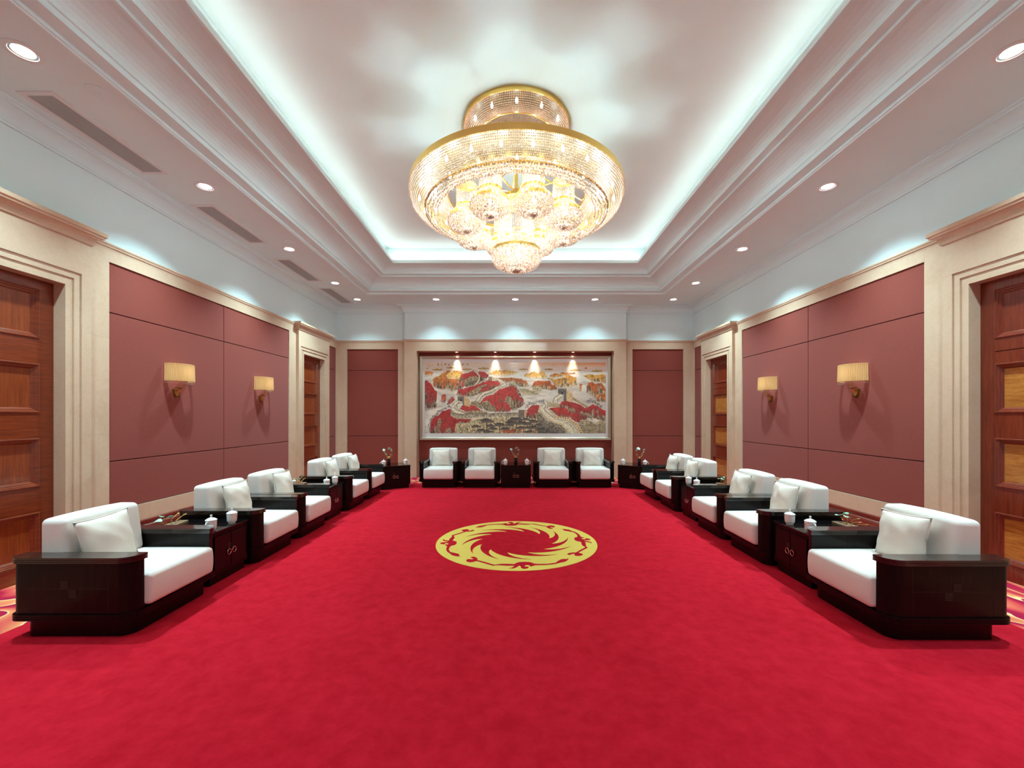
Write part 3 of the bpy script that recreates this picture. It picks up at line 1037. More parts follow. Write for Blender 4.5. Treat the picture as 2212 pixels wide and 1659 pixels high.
def make_lotus_tray():
    """long wooden slab with gilt stems and jade lotus leaves; long axis is local x"""
    t = thing('lotus_ornament', 'x', 'ornament')
    pts = [(-.17, -.05), (-.06, -.062), (.10, -.05), (.17, -.03), (.165, .045), (.03, .06), (-.12, .055), (-.175, .02)]
    MB().prism(pts, 0, .022).build('wood_slab', M['slab'], t, bevel=.003)
    stems = [((-.10, 0), (-.15, .01, .085), 0), ((-.06, .01), (-.085, .03, .115), 1), ((-.03, -.01), (-.035, -.01, .098), 2), ((.00, .01), (.075, .01, .105), None),
             ((.03, -.01), (.13, -.02, .085), None), ((.06, .01), (.16, .02, .07), None)]
    for (bx, by), (ex, ey, ez), lf in stems:
        q = []
        for u in np.linspace(0, 1, 8):
            q.append((bx + (ex - bx) * u ** 1.4 + .018 * math.sin(PI * u) * (1 if ex < bx else -1), by + (ey - by) * u, .022 + (ez - .022) * (u ** .8)))
        st = MB().tube(q, .0028, 6).build('stem', M['stem'], t, smooth=True)
        if lf is not None:
            o = link('leaf', LEAVES[lf], None, t)
            o.location = (ex, ey, ez + .004)
            o.rotation_euler = (.15 * lf, -.25 + .2 * lf, lf)
        else:
            # gilt bud: little spray of petals
            b = MB()
            for a in (-.5, 0, .5):
                b.tube([(ex, ey, ez), (ex + .028 * math.cos(a), ey + .02 * math.sin(a), ez + .006 + .01 * a)], [.0045, .0015], 6)
            b.build('bud', M['stem'], t)
    return t

def make_lotus_vase():
    t = thing('lotus_vase', 'x', 'ornament')
    MB().lathe([(.0001, 0), (.034, 0), (.036, .004), (.036, .150), (.034, .154)], 24).build('vase', M['black'], t, smooth=True)
    MB().lathe([(.036, .152), (.038, .154), (.038, .162), (.034, .166), (.0001, .166)], 24).build('vase_collar', M['stem'], t, smooth=True)
    MB().tube([(0, 0, .166), (0, 0, .185)], .004, 8).build('stem_root', M['stem'], t)
    for sgn, end, bend in ((-1, 2.55, .085), (1, 2.35, .085)):
        q = [(sgn * bend * math.sin(a), 0, .185 + bend * (1 - math.cos(a))) for a in np.linspace(0, end * .72, 12)]
        MB().tube(q, .0035, 6).build('stem', M['stem'], t, smooth=True)
    for (x, z, lf, ry, s_) in ((-.105, .335, 0, .5, .95), (-.095, .295, 2, -.35, 1.0), (-.055, .245, 1, .7, 1.1), (.02, .365, 0, .1, 1.25), (.055, .335, 2, -.8, 1.0),
                               (.072, .318, 1, -.6, .9), (.045, .235, 2, -.9, .8)):
        o = link('leaf', LEAVES[lf], None, t)
        o.location = (x, -.01, z)
        o.rotation_euler = (-.7, ry, x * 20)
        o.scale = (s_, s_, s_)
    for q in ([(-.083, 0, .265), (-.10, 0, .30), (-.105, 0, .335)], [(.083, 0, .25), (.09, 0, .29), (.07, 0, .32), (.03, 0, .36)], [(-.06, 0, .215), (-.055, -.005, .245)], [(.075, 0, .225), (.05, -.005, .236)]):
        MB().tube(q, .0022, 6).build('twig', M['stem'], t, smooth=True)
    return t

side_t = make_table(.545, .74)
back_t = make_table(.665, .62)
cup0 = make_cup()
tray0 = make_lotus_tray()
vase0 = make_lotus_vase()
used = set()
def inst(p):
    if p.name in used:
        return copy_tree(p)
    used.add(p.name)
    return p
def place(p, loc, rz, lab, cat, grp):
    t = inst(p)
    t.location = loc
    t.rotation_euler = (0, 0, rz)
    return tag(t, lab, cat, grp)

tables = [
    (side_t, -3.215, 4.145, PI / 2, 'first in the left row', 'L'),
    (side_t, -3.215, 6.595, PI / 2, 'second in the left row', 'L'),
    (side_t, 3.055, 4.095, -PI / 2, 'first in the right row', 'R'),
    (side_t, 3.055, 6.535, -PI / 2, 'second in the right row', 'R'),
    (back_t, 0.01, 9.215 + .31, 0.0, 'in the middle of the back row', 'B'),
    (back_t, -2.78, 9.37, math.radians(31), 'angled in the back left corner', 'B'),
    (back_t, 2.72, 9.37, math.radians(-31), 'angled in the back right corner', 'B'),
]
HT = .505
for p, x, y, rz, where, side in tables:
    t = place(p, (x, y, 0), rz, 'dark wood side table with ring handles, ' + where, 'side table', 'dark side tables')
    c, s_ = math.cos(rz), math.sin(rz)
    def at(lx, ly):
        return (x + lx * c - ly * s_, y + lx * s_ + ly * c, HT)
    if side in 'LR':
        # local x runs along the row; the armchairs' fronts are at local -y
        near = -1 if side == 'L' else 1
        cup_pos = ((near * .17, -.295, 0, 'nearer cup'), (-near * .115, -.30, PI, 'farther cup'))
        for lx, ly, da, nm in cup_pos:
            ha = rz + (PI if lx < 0 else 0)
            cu = place(cup0, at(lx, ly), ha, 'white lidded teacup, %s on the side table %s' % (nm, where), 'teacup', 'white lidded teacups')
        place(tray0, at(near * .02, .20), rz, 'jade lotus on a wood slab on the side table ' + where, 'ornament', 'lotus ornaments on wood slabs')
    else:
        for lx, nm in ((-.235, 'left cup'), (.245, 'right cup')):
            place(cup0, at(lx, -.22), rz + (PI if lx < 0 else 0), 'white lidded teacup, %s on the table %s' % (nm, where), 'teacup', 'white lidded teacups')
        place(vase0, at(0 if x > -1 and x < 1 else (-.10 if x < 0 else .10), -.13), 0 if x < 1 else PI, 'lotus sprays in a black vase on the table %s' % where, 'ornament', 'lotus sprays in black vases')
# ================================================================== WALL SCONCES
def make_sconce():
    """local: wall plane is y = 0, room side is -y, origin at the middle of the shade height"""
    t = thing('wall_sconce', 'x', 'sconce')
    n = 27
    hz, hl, pr = .115, .205, .195
    v, f = [], []
    for i in range(n * 2 + 1):
        a = PI * i / (n * 2)
        k = 1.0 + (.030 if i % 2 else -.030)
        x, y = -hl * math.cos(a) * k, -.012 - pr * math.sin(a) * k
        for z, g in ((-hz, 1.0), (-hz + .004, 1.012), (hz - .004, .985), (hz, .975)):
            v.append((x * g, y * g, z))
    for i in range(n * 2):
        for j in range(3):
            f.append((i * 4 + j, (i + 1) * 4 + j, (i + 1) * 4 + j + 1, i * 4 + j + 1))
    sh = link('lamp_shade', mesh('lamp_shade', v, f), M['shade'], t)
    for z, g in ((-hz, 1.0), (hz, .975)):
        q = [(-hl * math.cos(PI * i / 30) * g, (-.012 - pr * math.sin(PI * i / 30)) * g, z) for i in range(31)]
        MB().tube(q, .0045, 6).build('shade_edge', M['shade'], sh, smooth=True)
    pts, rad = [], []
    for i in range(34):
        a = PI * (i + .5) / 34
        x, y = -hl * math.cos(a), -.012 - pr * math.sin(a)
        pts += [(x, y, -hz - .012), (x, y, -hz - .028)]
        rad += [.0032, .0055]
    beads('bead_fringe', pts, rad, M['crystal'], sh, 1.5)
    # pole, dish and shield-shaped back plate
    MB().tube([(0, -.085, -.20), (0, -.085, -.02)], .007, 10).build('stem', M['brass'], t, smooth=True)
    MB().lathe([(.0001, -.012), (.018, -.012), (.030, -.004), (.062, 0), (.062, .004), (.0001, .004)], 24, (0, -.07, -.20)).build('drip_dish', M['brass'], t, smooth=True)
    MB().tube([(0, -.004, -.25), (0, -.04, -.245), (0, -.07, -.215)], [.018, .015, .009], 10).build('bracket_arm', M['brass'], t, smooth=True)
    out = [(-.062, -.215), (.062, -.215), (.064, -.25), (.054, -.295), (.030, -.330), (0, -.348), (-.030, -.330), (-.054, -.295), (-.064, -.25)]
    def plate(sc, y0, y1):
        m = MB()
        pts = [(x * sc, -.27 + (z + .27) * sc) for x, z in out][::-1]
        m.prism(pts, 0, 1)
        m.v = [(x, y0 + (y1 - y0) * z, y) for x, y, z in m.v]
        return m
    bp = plate(1, 0, -.012).build('back_plate', M['brass'], t, bevel=.002)
    plate(.62, -.012, -.026).build('plate_boss', M['brass'], bp, bevel=.003)
    b = MB()
    for i in range(len(out)):
        x0, z0 = out[i]; x1, z1 = out[(i + 1) % len(out)]
        if z0 > -.22 and z1 > -.22: continue
        for u in (.1, .6):
            x, z = x0 + (x1 - x0) * u, z0 + (z1 - z0) * u
            b.lathe([(.0001, -.006), (.006, -.004), (.0075, 0), (.006, .004), (.0001, .006)], 8, (x * .82, -.013, -.27 + (z + .27) * .82))
    b.build('plate_studs', M['dark'], bp)
    MB().lathe([(.0001, -.03), (.012, -.025), (.014, -.01), (.010, .015), (.0001, .035)], 12, (0, -.085, .0)).build('bulb', M['bulb'], t, smooth=True)
    return t
sc0 = make_sconce()
for k, (s, y, lab) in enumerate(((-1, 5.735, 'left fabric wall, nearer the camera'), (-1, 7.65, 'left fabric wall, farther from the camera'), (1, 5.735, 'right fabric wall, nearer the camera'), (1, 7.65, 'right fabric wall, farther from the camera'))):
    t = sc0 if k == 0 else copy_tree(sc0)
    t.location = (s * W, y, 2.185)
    t.rotation_euler = (0, 0, PI / 2 if s < 0 else -PI / 2)
    tag(t, 'brass sconce with pleated tan shade on the ' + lab, 'sconce', 'pleated wall sconces')
    light('sconce_lamp', 'POINT', (s * (W - .085), y, 2.19), SCONCE_W, (0.86, 0.84, 0.62), shadow_soft_size=0.03)

# ================================================================== CHANDELIER
ch = thing('chandelier', 'huge tiered crystal chandelier with gold hoops hanging from the ceiling', 'chandelier', (AX, AY, 0))
def hoop(name, r, z0, z1, mat='gold', parent=ch, th=.012, seg=96, c=(0, 0)):
    return MB().lathe([(r, z0), (r, z1), (r - th, z1), (r - th, z0), (r, z0)], seg, (c[0], c[1], 0)).build(name, M[mat], parent, smooth=True, angle=.5)
def band(curve, spacing, step, jitter=0.0, c=(0, 0), seed=1):
    """bead positions on the surface of revolution through a list of (r, z)"""
    rng = random.Random(seed)
    cur = np.array(curve, float)
    seg = np.hypot(*np.diff(cur, axis=0).T)
    cum = np.r_[0, np.cumsum(seg)]
    m = max(2, int(cum[-1] / step))
    rs = np.interp(np.linspace(0, cum[-1], m), cum, cur[:, 0])
    zs = np.interp(np.linspace(0, cum[-1], m), cum, cur[:, 1])
    n = max(6, int(2 * PI * max(cur[:, 0]) / spacing))
    pts = []
    for k in range(n):
        a = 2 * PI * k / n
        for r, z in zip(rs, zs):
            if r * 2 * PI / n < spacing * .42 and (k % 2):
                continue
            j = lambda: rng.uniform(-jitter, jitter)
            pts.append((c[0] + r * math.cos(a) + j(), c[1] + r * math.sin(a) + j(), z + j()))
    return pts
def curve(p0, p1, p2, n=12):
    return [tuple((1 - t) ** 2 * np.array(p0) + 2 * t * (1 - t) * np.array(p1) + t * t * np.array(p2)) for t in np.linspace(0, 1, n)]

# ceiling canopy
hoop('canopy_rim', .665, ZC - .055, ZC)
MB().lathe([(.655, ZC - .004), (.0001, ZC - .004)], 64).build('canopy_plate', M['plate'], ch)
beads('canopy_beads', band(curve((.655, ZC - .06), (.66, ZC - .20), (.47, ZC - .16)), .0205, .0195), .0088, M['canopy_bead'], ch)
hoop('canopy_inner_hoop', .47, ZC - .17, ZC - .155, th=.01)
beads('canopy_inner_beads', band(curve((.46, ZC - .16), (.34, ZC - .13), (.10, ZC - .10)), .021, .021), .0075, M['canopy_bead'], ch)
MB().lathe([(.0001, ZC - .12), (.07, ZC - .12), (.085, ZC - .14), (.07, ZC - .16), (.03, ZC - .18), (.022, ZC - .22), (.022, 4.46), (.06, 4.44), (.075, 4.40), (.0001, 4.39)], 32).build('stem', M['gold'], ch, smooth=True)

# big ring
RO, RM, RN, RI = 1.325, 1.13, .98, .865
hoop('ring_rim', RO, 4.315, 4.385)
MB().lathe([(RO - .01, 4.382), (RI, 4.382), (RI, 4.374), (RO - .01, 4.374)], 96).build('ring_top_plate', M['plate'], ch)
beads('dish_beads', band(curve((RO - .005, 4.31), (RO - .01, 4.175), (RM, 4.145), 16), .0215, .0205), .0093, M['bead'], ch)
hoop('dish_lower_hoop', RM, 4.130, 4.146, th=.014)
beads('fringe_crystals', band(curve((RM - .005, 4.125), (1.06, 4.06), (RN, 4.105)), .030, .027, .006), .0150, M['crystal'], ch, 1.3)
hoop('dish_inner_lower_hoop', RN, 4.118, 4.134, th=.012)
beads('inner_wall_beads', band(curve((RN - .01, 4.14), (.89, 4.20), (RI, 4.345)), .021, .0205), .0090, M['bead'], ch)
hoop('ring_inner_hoop', RI, 4.345, 4.385, th=.012)
for k in range(8):
    a = 2 * PI * (k + .2) / 8
    MB().tube([(.02 * math.cos(a), .02 * math.sin(a), 4.80), (.88 * math.cos(a), .88 * math.sin(a), 4.385)], .008, 8).build('tie_rod', M['gold'], ch, smooth=True)
# pendants: eight around, one large in the middle
BULB = None
def bulb(x, y, z, s=1.0):
    global BULB
    if BULB is None:
        b = MB().lathe([(.0001, -.034), (.010, -.030), (.015, -.012), (.013, .010), (.006, .030), (.0001, .042)], 10)
        BULB = mesh('bulb', b.v, b.f, True)
        BULB.materials.append(M['bulb'])
    o = link('bulb', BULB, None, ch)
    o.location = (x, y, z)
    o.scale = (s, s, s)
    return o
def pendant(cx, cy, rc, rb, ztop, z1, z2, ztip, seed):
    """rc column radius, rb bowl radius, z1 upper hoop, z2 bowl hoop"""
    MB().lathe([(rc + .008, z1), (rc + .008, z1 + .028), (rc - .004, z1 + .028), (rc - .004, z1), (rc + .008, z1)], 40, (cx, cy, 0)).build('pendant_upper_hoop', M['gold'], ch, smooth=True, angle=.5)
    MB().lathe([(rc, ztop), (rc, ztop + .012), (.0001, ztop + .012)], 32, (cx, cy, 0)).build('pendant_cap', M['gold'], ch, smooth=True, angle=.5)
    p = MB().lathe([(rb, z2), (rb, z2 + .034), (rb - .012, z2 + .034), (rb - .012, z2), (rb, z2)], 48, (cx, cy, 0)).build('pendant_bowl_hoop', M['gold'], ch, smooth=True, angle=.5)
    beads('pendant_column_beads', band([(rc, z1 + .03), (rc, ztop)], .0195, .0165, 0, (cx, cy), seed), .0080, M['bead'], p)
    beads('pendant_tier_beads', band([(rc + .004, z1 - .005), (rb - .02, z2 + .04)], .020, .018, 0, (cx, cy), seed), .0085, M['bead'], p)
    bowl = curve((rb, z2 - .008), (rb * 1.06, z2 - (z2 - ztip) * .62), (rb * .62, z2 - (z2 - ztip) * .80), 8) + [(.02, ztip)]
    beads('pendant_bowl_crystals', band(bowl, .0265, .0215, .006, (cx, cy), seed), .0138, M['crystal'], p, 1.25)
    bulb(cx, cy, z2 + .02); bulb(cx + rc * .45, cy, (z1 + ztop) / 2); bulb(cx - rc * .45, cy, z1 + .09)
    return p
for k in range(8):
    a = math.radians(-90 + 17 + 45 * k)
    pendant(.635 * math.cos(a), .635 * math.sin(a), .125, .222, 4.40, 4.13, 4.0, 3.845, k)
    MB().tube([(.05 * math.cos(a), .05 * math.sin(a), 4.42), (.635 * math.cos(a), .635 * math.sin(a), 4.415)], .010, 8).build('pendant_arm', M['gold'], ch, smooth=True)
pendant(0, 0, .215, .305, 4.30, 3.80, 3.655, 3.425, 99)
hoop('centre_top_hoop', .235, 4.29, 4.325, th=.014)
for k in range(24):
    a = 2 * PI * (k + .5) / 24
    bulb(1.20 * math.cos(a), 1.20 * math.sin(a), 4.27)
for k in range(16):
    a = 2 * PI * k / 16
    bulb(1.03 * math.cos(a), 1.03 * math.sin(a), 4.22)
for k in range(12):
    a = 2 * PI * k / 12
    bulb(.57 * math.cos(a), .57 * math.sin(a), ZC - .10)
for k in range(5):
    a = 2 * PI * k / 5
    bulb(.12 * math.cos(a), .12 * math.sin(a), 3.68)
# the light these lamps give
CL = (0.64, 0.94, 1.0)
for k in range(24):
    a = 2 * PI * (k + .5) / 24
    light('chandelier_lamp', 'POINT', (AX + 1.12 * math.cos(a), AY + 1.12 * math.sin(a), 4.26), CHAND_W * .95, CL, shadow_soft_size=0.03)
for k in range(8):
    a = math.radians(-90 + 17 + 45 * k)
    light('chandelier_lamp', 'POINT', (AX + .635 * math.cos(a), AY + .635 * math.sin(a), 4.00), CHAND_W * 4.0, CL, shadow_soft_size=0.03)
    light('chandelier_lamp', 'POINT', (AX + .635 * math.cos(a), AY + .635 * math.sin(a), 4.25), CHAND_W * .4, CL, shadow_soft_size=0.03)
for k in range(12):
    a = 2 * PI * k / 12
    light('chandelier_lamp', 'POINT', (AX + .52 * math.cos(a), AY + .52 * math.sin(a), ZC - .09), CHAND_W * .13, CL, shadow_soft_size=0.03)
light('chandelier_lamp', 'POINT', (AX, AY, 3.66), CHAND_W * 8.5, CL, shadow_soft_size=0.04)
light('chandelier_lamp', 'POINT', (AX, AY, 4.05), CHAND_W * 2.5, CL, shadow_soft_size=0.04)
# ================================================================== PAINTING IN THE NICHE
NX, NY = 588, 232
rngp = np.random.default_rng(11)
def vnoise(sx, sy, seed):
    """smooth value noise over the picture, sx by sy cells"""
    g = np.random.default_rng(seed).random((sy + 2, sx + 2))
    xs = np.linspace(0, sx, NX); ys = np.linspace(0, sy, NY)
    xi = np.minimum(xs.astype(int), sx); yi = np.minimum(ys.astype(int), sy)
    fx = xs - xi; fy = (ys - yi)[:, None]
    fx = fx * fx * (3 - 2 * fx); fy = fy * fy * (3 - 2 * fy)
    a = g[yi][:, xi]; b_ = g[yi][:, xi + 1]; c = g[yi + 1][:, xi]; d = g[yi + 1][:, xi + 1]
    return (a * (1 - fx) + b_ * fx) * (1 - fy) + (c * (1 - fx) + d * fx) * fy
GX, GY = np.meshgrid(np.arange(NX) + .5, np.arange(NY) + .5)
N1 = vnoise(90, 36, 1); N2 = vnoise(200, 80, 2); N3 = vnoise(26, 10, 3); NV = vnoise(190, 26, 4); NV2 = vnoise(70, 9, 14); NH = vnoise(24, 70, 5); NF = rngp.random((NY, NX))
SXp, SYp = NX / 391.8, NY / 153.0
def Lp(x, y): return ((900 + x / 9.219 - 917) * SXp, (770 + y / 9.217 - 783) * SYp)
def Rp(x, y): return ((1100 + x / 9.218 - 917) * SXp, (770 + y / 9.217 - 783) * SYp)
def LL(*q): return [Lp(*p) for p in q]
def RR(*q): return [Rp(*p) for p in q]
IMG = np.zeros((NY, NX, 3))
def C(*c): return np.array(c, float)
def inside(poly, rough=1.2):
    x = GX + (N2 - .5) * 2 * rough + (N1 - .5) * rough
    y = GY + (N1.T.mean() * 0) + (vN - .5) * 2 * rough
    m = np.zeros((NY, NX), bool)
    n = len(poly)
    for i in range(n):
        x0, y0 = poly[i]; x1, y1 = poly[(i + 1) % n]
        if y0 == y1: continue
        c = ((y0 > y) != (y1 > y)) & (x < (x1 - x0) * (y - y0) / (y1 - y0) + x0)
        m ^= c
    return m
vN = vnoise(200, 80, 8)
def depth(m):
    """0 at the top of each column of the mask, 1 at its bottom"""
    ys = np.where(m, GY, np.inf).min(0); ye = np.where(m, GY, -np.inf).max(0)
    with np.errstate(all='ignore'):
        t = (GY - ys[None]) / np.maximum(ye - ys, 1)[None]
    return np.clip(np.nan_to_num(t), 0, 1)
def paint(m, col, alpha=1.0):
    a = (m * alpha)[..., None] if not np.isscalar(alpha) else (m * alpha)[..., None]
    IMG[:] = IMG * (1 - a) + np.clip(col, 0, 255) * a
def outline(m, col, amt=.55):
    e = m & ~(np.roll(m, 1, 0) & np.roll(m, -1, 0) & np.roll(m, 1, 1) & np.roll(m, -1, 1))
    paint(e, np.broadcast_to(C(*col), IMG.shape), amt)
def sst(a, b_, x):
    t = np.clip((x - a) / (b_ - a + (1e-9 if b_ == a else 0)), 0, 1); return t * t * (3 - 2 * t)
MIST = C(222, 213, 206)
def hill(poly, top, bot, rock=None, r0=.45, fade=.9, dark=(70, 45, 38), rough=1.4, tex=.5):
    m = inside(poly, rough)
    t = depth(m)
    col = C(*top) * (1 - t)[..., None] + C(*bot) * t[..., None]
    if rock is not None:
        k = sst(r0, r0 + .3, t + (NV2 - .5) * .9 + (N1 - .5) * .25)
        streak = sst(.35, .65, NV)[..., None]
        rc = C(*rock) * (.72 + .42 * streak)
        col = col * (1 - k)[..., None] + rc * k[..., None]
    col = col * (1 - tex * .32 + tex * .64 * N2)[..., None] * (1 - .16 * sst(.42, .2, NV))[..., None]
    g_ = col.mean(-1, keepdims=True)
    col = g_ + (col - g_) * .86 + 5
    outline(m, dark, .5)
    paint(m, col, 1.0 if fade >= 1 else 1 - .85 * sst(fade, 1.0, t))
def line(pts, w, col, alpha=1.0, dots=None, rag=0):
    d = np.full((NY, NX), 1e9); ww = w if isinstance(w, (list, tuple)) else [w] * len(pts)
    wm = np.zeros((NY, NX))
    s_acc, S = 0.0, np.zeros((NY, NX))
    for i in range(len(pts) - 1):
        (x0, y0), (x1, y1) = pts[i], pts[i + 1]
        L2 = (x1 - x0) ** 2 + (y1 - y0) ** 2 + 1e-9
        t = np.clip(((GX - x0) * (x1 - x0) + (GY - y0) * (y1 - y0)) / L2, 0, 1)
        dd = np.hypot(GX - x0 - t * (x1 - x0), GY - y0 - t * (y1 - y0))
        up = dd < d
        wm = np.where(up, ww[i] + (ww[i + 1] - ww[i]) * t, wm)
        S = np.where(up, s_acc + t * L2 ** .5, S)
        d = np.minimum(d, dd)
        s_acc += L2 ** .5
    m = (d + (rag * (N2 - .5) * wm if rag else 0) < wm / 2) & ((NF > .25) if rag else True)
    c = np.broadcast_to(C(*col), IMG.shape) * (.88 + .24 * N2)[..., None]
    paint(m, c, alpha)
    if dots:
        paint(m & ((S % dots) < dots * .34) & (d < wm * .28), np.broadcast_to(C(40, 30, 26), IMG.shape), .9)
    return m
def wallroad(pts, w, dots=4.5):
    line(pts, [a + 2.4 for a in w] if isinstance(w, list) else w + 2.4, (96, 82, 68))
    line(pts, w, (206, 192, 168))
    line(pts, [a * .45 for a in w] if isinstance(w, list) else w * .45, (222, 212, 192))

def make_art():
    gy = GY / NY
    sky = C(222, 206, 192) * (1 - sst(0, .12, gy))[..., None] + MIST * sst(0, .12, gy)[..., None]
    warm = (sst(.30, 1.1, GX / NX) * (1 - sst(0, .075, gy)))[..., None]
    IMG[:] = sky * (1 - warm) + C(224, 150, 100) * warm
    IMG[:] *= (.97 + .06 * NH)[..., None]
    for k in range(3):
        cl = sst(.55, .85, vnoise(14 + 6 * k, 16 + 8 * k, 30 + k)) * sst(.18, .3, gy)
        paint(np.ones((NY, NX)), np.broadcast_to(C(170, 158, 150), IMG.shape), .38 * cl)
    # sun
    sx, sy = Rp(1525, 242)
    paint((np.hypot(GX - sx, (GY - sy)) < 4.6) & (GY < sy), np.broadcast_to(C(224, 84, 52), IMG.shape))
    # far islets
    def islet(P, x0, x1, y, h=26, col=(176, 138, 30)):
        n = 9; pts = [P(x0, y)]
        for i in range(1, n):
            pts.append(P(x0 + (x1 - x0) * i / n, y - h * (1.25 if i % 3 == 1 else .7) * math.sin(PI * i / n) ** .6))
        pts += [P(x1, y), P((x0 + x1) / 2, y + 14)]
        hill(pts, col, (196, 160, 70), None, fade=.6, rough=.8)
    for a in ((300, 540, 268), (585, 760, 232), (890, 1110, 262), (1205, 1460, 246)): islet(Lp, *a)
    for a in ((190, 390, 260), (700, 885, 262), (1200, 1440, 280)): islet(Rp, *a)
    islet(Rp, 1635, 1880, 300, 34)
    OR, OB, GO = (200, 112, 32), (186, 120, 64), (214, 150, 52)
    hill(LL((150, 310), (200, 290), (230, 300), (280, 300), (335, 330), (300, 380), (150, 410)), OR, (206, 150, 90), None, fade=.5)
    hill(LL((325, 440), (360, 420), (450, 380), (500, 335), (590, 300), (640, 268), (690, 300), (740, 278), (830, 290), (910, 300), (905, 440), (860, 480), (830, 560), (800, 660), (700, 700), (620, 640), (540, 665), (450, 655), (330, 600)), (204, 122, 44), (192, 92, 56), (150, 118, 84), .55)
    hill(LL((590, 400), (640, 330), (740, 290), (850, 300), (880, 360), (860, 430), (720, 440), (620, 430)), GO, (216, 180, 110), None, fade=.95)
    line(LL((730, 285), (650, 330), (590, 390), (620, 430), (760, 445), (850, 435)), 2.0, (214, 190, 150))
    line(LL((860, 300), (920, 330)), 1.6, (220, 190, 140))
    hill(LL((1420, 350), (1500, 310), (1600, 268), (1700, 290), (1780, 262), (1936, 300)) + RR((60, 290), (190, 312), (120, 350), (20, 380)) + LL((1800, 390), (1600, 385)), GO, (226, 178, 110), None, fade=.6)
    line(LL((1600, 265), (1660, 330), (1650, 390)), 1.6, (240, 214, 170))
    hill(RR((285, 390), (330, 340), (420, 328), (500, 292), (570, 340), (620, 288), (700, 320), (755, 400), (700, 450), (600, 440), (400, 432)), GO, (226, 182, 110), (196, 160, 110), .7, .7)
    line(RR((570, 340), (610, 390), (640, 440)), 1.6, (240, 214, 170))
    hill(RR((800, 380), (870, 345), (930, 332), (990, 345), (1060, 308), (1180, 330), (1290, 318), (1325, 340), (1200, 366), (1150, 380), (900, 420), (810, 410)), OR, (214, 150, 84), None, fade=.8)
    hill(RR((745, 430), (830, 420), (900, 450), (1040, 420), (1130, 385), (1200, 372), (1330, 420), (1355, 560), (1250, 615), (1000, 615), (900, 575), (850, 480)), (212, 140, 48), (204, 150, 90), (184, 152, 108), .5)
    line(RR((980, 345), (1090, 370), (1110, 400), (1040, 430), (900, 455), (770, 415)), 1.8, (232, 206, 160))
    hill(RR((1475, 380), (1580, 350), (1700, 372), (1850, 355), (1930, 370), (1930, 530), (1800, 505), (1650, 492), (1550, 430)), GO, (208, 152, 84), (190, 150, 100), .6)
    hill(LL((1600, 425), (1760, 425), (1936, 420)) + RR((120, 430), (240, 440), (340, 490), (395, 580), (320, 605), (190, 595), (60, 505)) + LL((1820, 520)), (196, 92, 32), (170, 100, 60), (166, 138, 100), .55)
    hill(RR((190, 650), (300, 632), (450, 670), (560, 715), (640, 722), (480, 775), (260, 770)), (176, 158, 118), (190, 174, 140), None, fade=.7)
    for k in range(5):
        line(RR((210 + 30 * k, 650 + 16 * k), (330 + 30 * k, 660 + 18 * k), (520 + 20 * k, 730 + 8 * k)), 1.0, (128, 110, 82), .7)
    hill(RR((440, 600), (500, 500), (560, 480), (700, 492), (800, 478), (860, 560), (930, 590), (955, 650), (850, 675), (660, 645)), (190, 82, 30), (180, 96, 52), (176, 140, 100), .5)
    hill(RR((440, 640), (520, 590), (610, 580), (670, 640), (620, 700), (520, 710)), (178, 160, 122), (186, 170, 136), None, fade=.8, tex=.9)
    # right gorge with waterfall
    hill(RR((1540, 600), (1580, 525), (1650, 505), (1720, 545), (1830, 520), (1930, 650), (1930, 745), (1780, 770), (1750, 860), (1640, 770), (1540, 712)), (204, 92, 36), (196, 100, 50), (172, 144, 112), .4)
    hill(RR((1735, 870), (1790, 750), (1900, 738), (1930, 738), (1930, 910), (1760, 895)), (198, 98, 40), (196, 120, 64), (180, 150, 116), .6)
    hill(RR((1395, 690), (1408, 535), (1462, 545), (1432, 690)), (202, 108, 52), (210, 140, 84), None)
    paint(inside(RR((1435, 690), (1452, 570), (1545, 560), (1535, 700)), .6), MIST * (.88 + .2 * NV)[..., None])
    line(RR((1835, 520), (1920, 640)), 2.6, (196, 150, 104))
    # left cliff and inlets
    hill(LL((140, 490), (200, 478), (280, 540), (340, 640), (405, 700), (392, 1035), (300, 1055), (140, 1090)), (188, 40, 40), (150, 60, 52), (126, 104, 86), .42)
    hill(LL((488, 910), (500, 760), (570, 748), (592, 850), (560, 925)), (196, 66, 48), (190, 110, 80), (150, 120, 96), .6)
    hill(LL((600, 960), (650, 860), (720, 800), (770, 860), (690, 930)), (196, 62, 52), (170, 70, 60), None)
    line(LL((610, 950), (650, 850), (720, 790), (760, 820)), 3.4, (72, 62, 62), .8, None, 1.6)
    paint(inside(LL((385, 930), (400, 790), (485, 780), (475, 940)), .6), MIST * (.86 + .22 * NV)[..., None])
    # upper red peak and its wall
    hill(LL((800, 670), (860, 480), (905, 350), (1000, 330), (1110, 285), (1200, 330), (1250, 295), (1330, 300), (1420, 350), (1435, 400), (1350, 470), (1200, 560), (1000, 625), (940, 600), (900, 650)), (186, 38, 36), (180, 70, 58), (140, 114, 90), .5)
    hill(LL((930, 560), (960, 460), (1060, 400), (1180, 390), (1230, 420), (1180, 520), (1050, 570), (980, 600)), (158, 138, 104), (110, 90, 70), None, tex=1.0)
    wallroad(LL((1130, 285), (1200, 320), (1248, 390), (1240, 470), (1165, 560)), 4.2)
    line(LL((1040, 320), (1130, 280)), 2.2, (170, 150, 120))
    # middle red ridge
    hill(LL((785, 765), (830, 660), (950, 640), (1130, 580), (1300, 520), (1430, 478), (1620, 488), (1690, 540), (1600, 640), (1400, 700), (1240, 745), (1100, 805), (900, 795)), (194, 46, 42), (176, 54, 48), (152, 130, 100), .62)
    hill(LL((1060, 800), (1110, 680), (1200, 620), (1380, 545), (1400, 570), (1280, 660), (1200, 770)), (164, 144, 108), (136, 112, 86), None, tex=1.0)
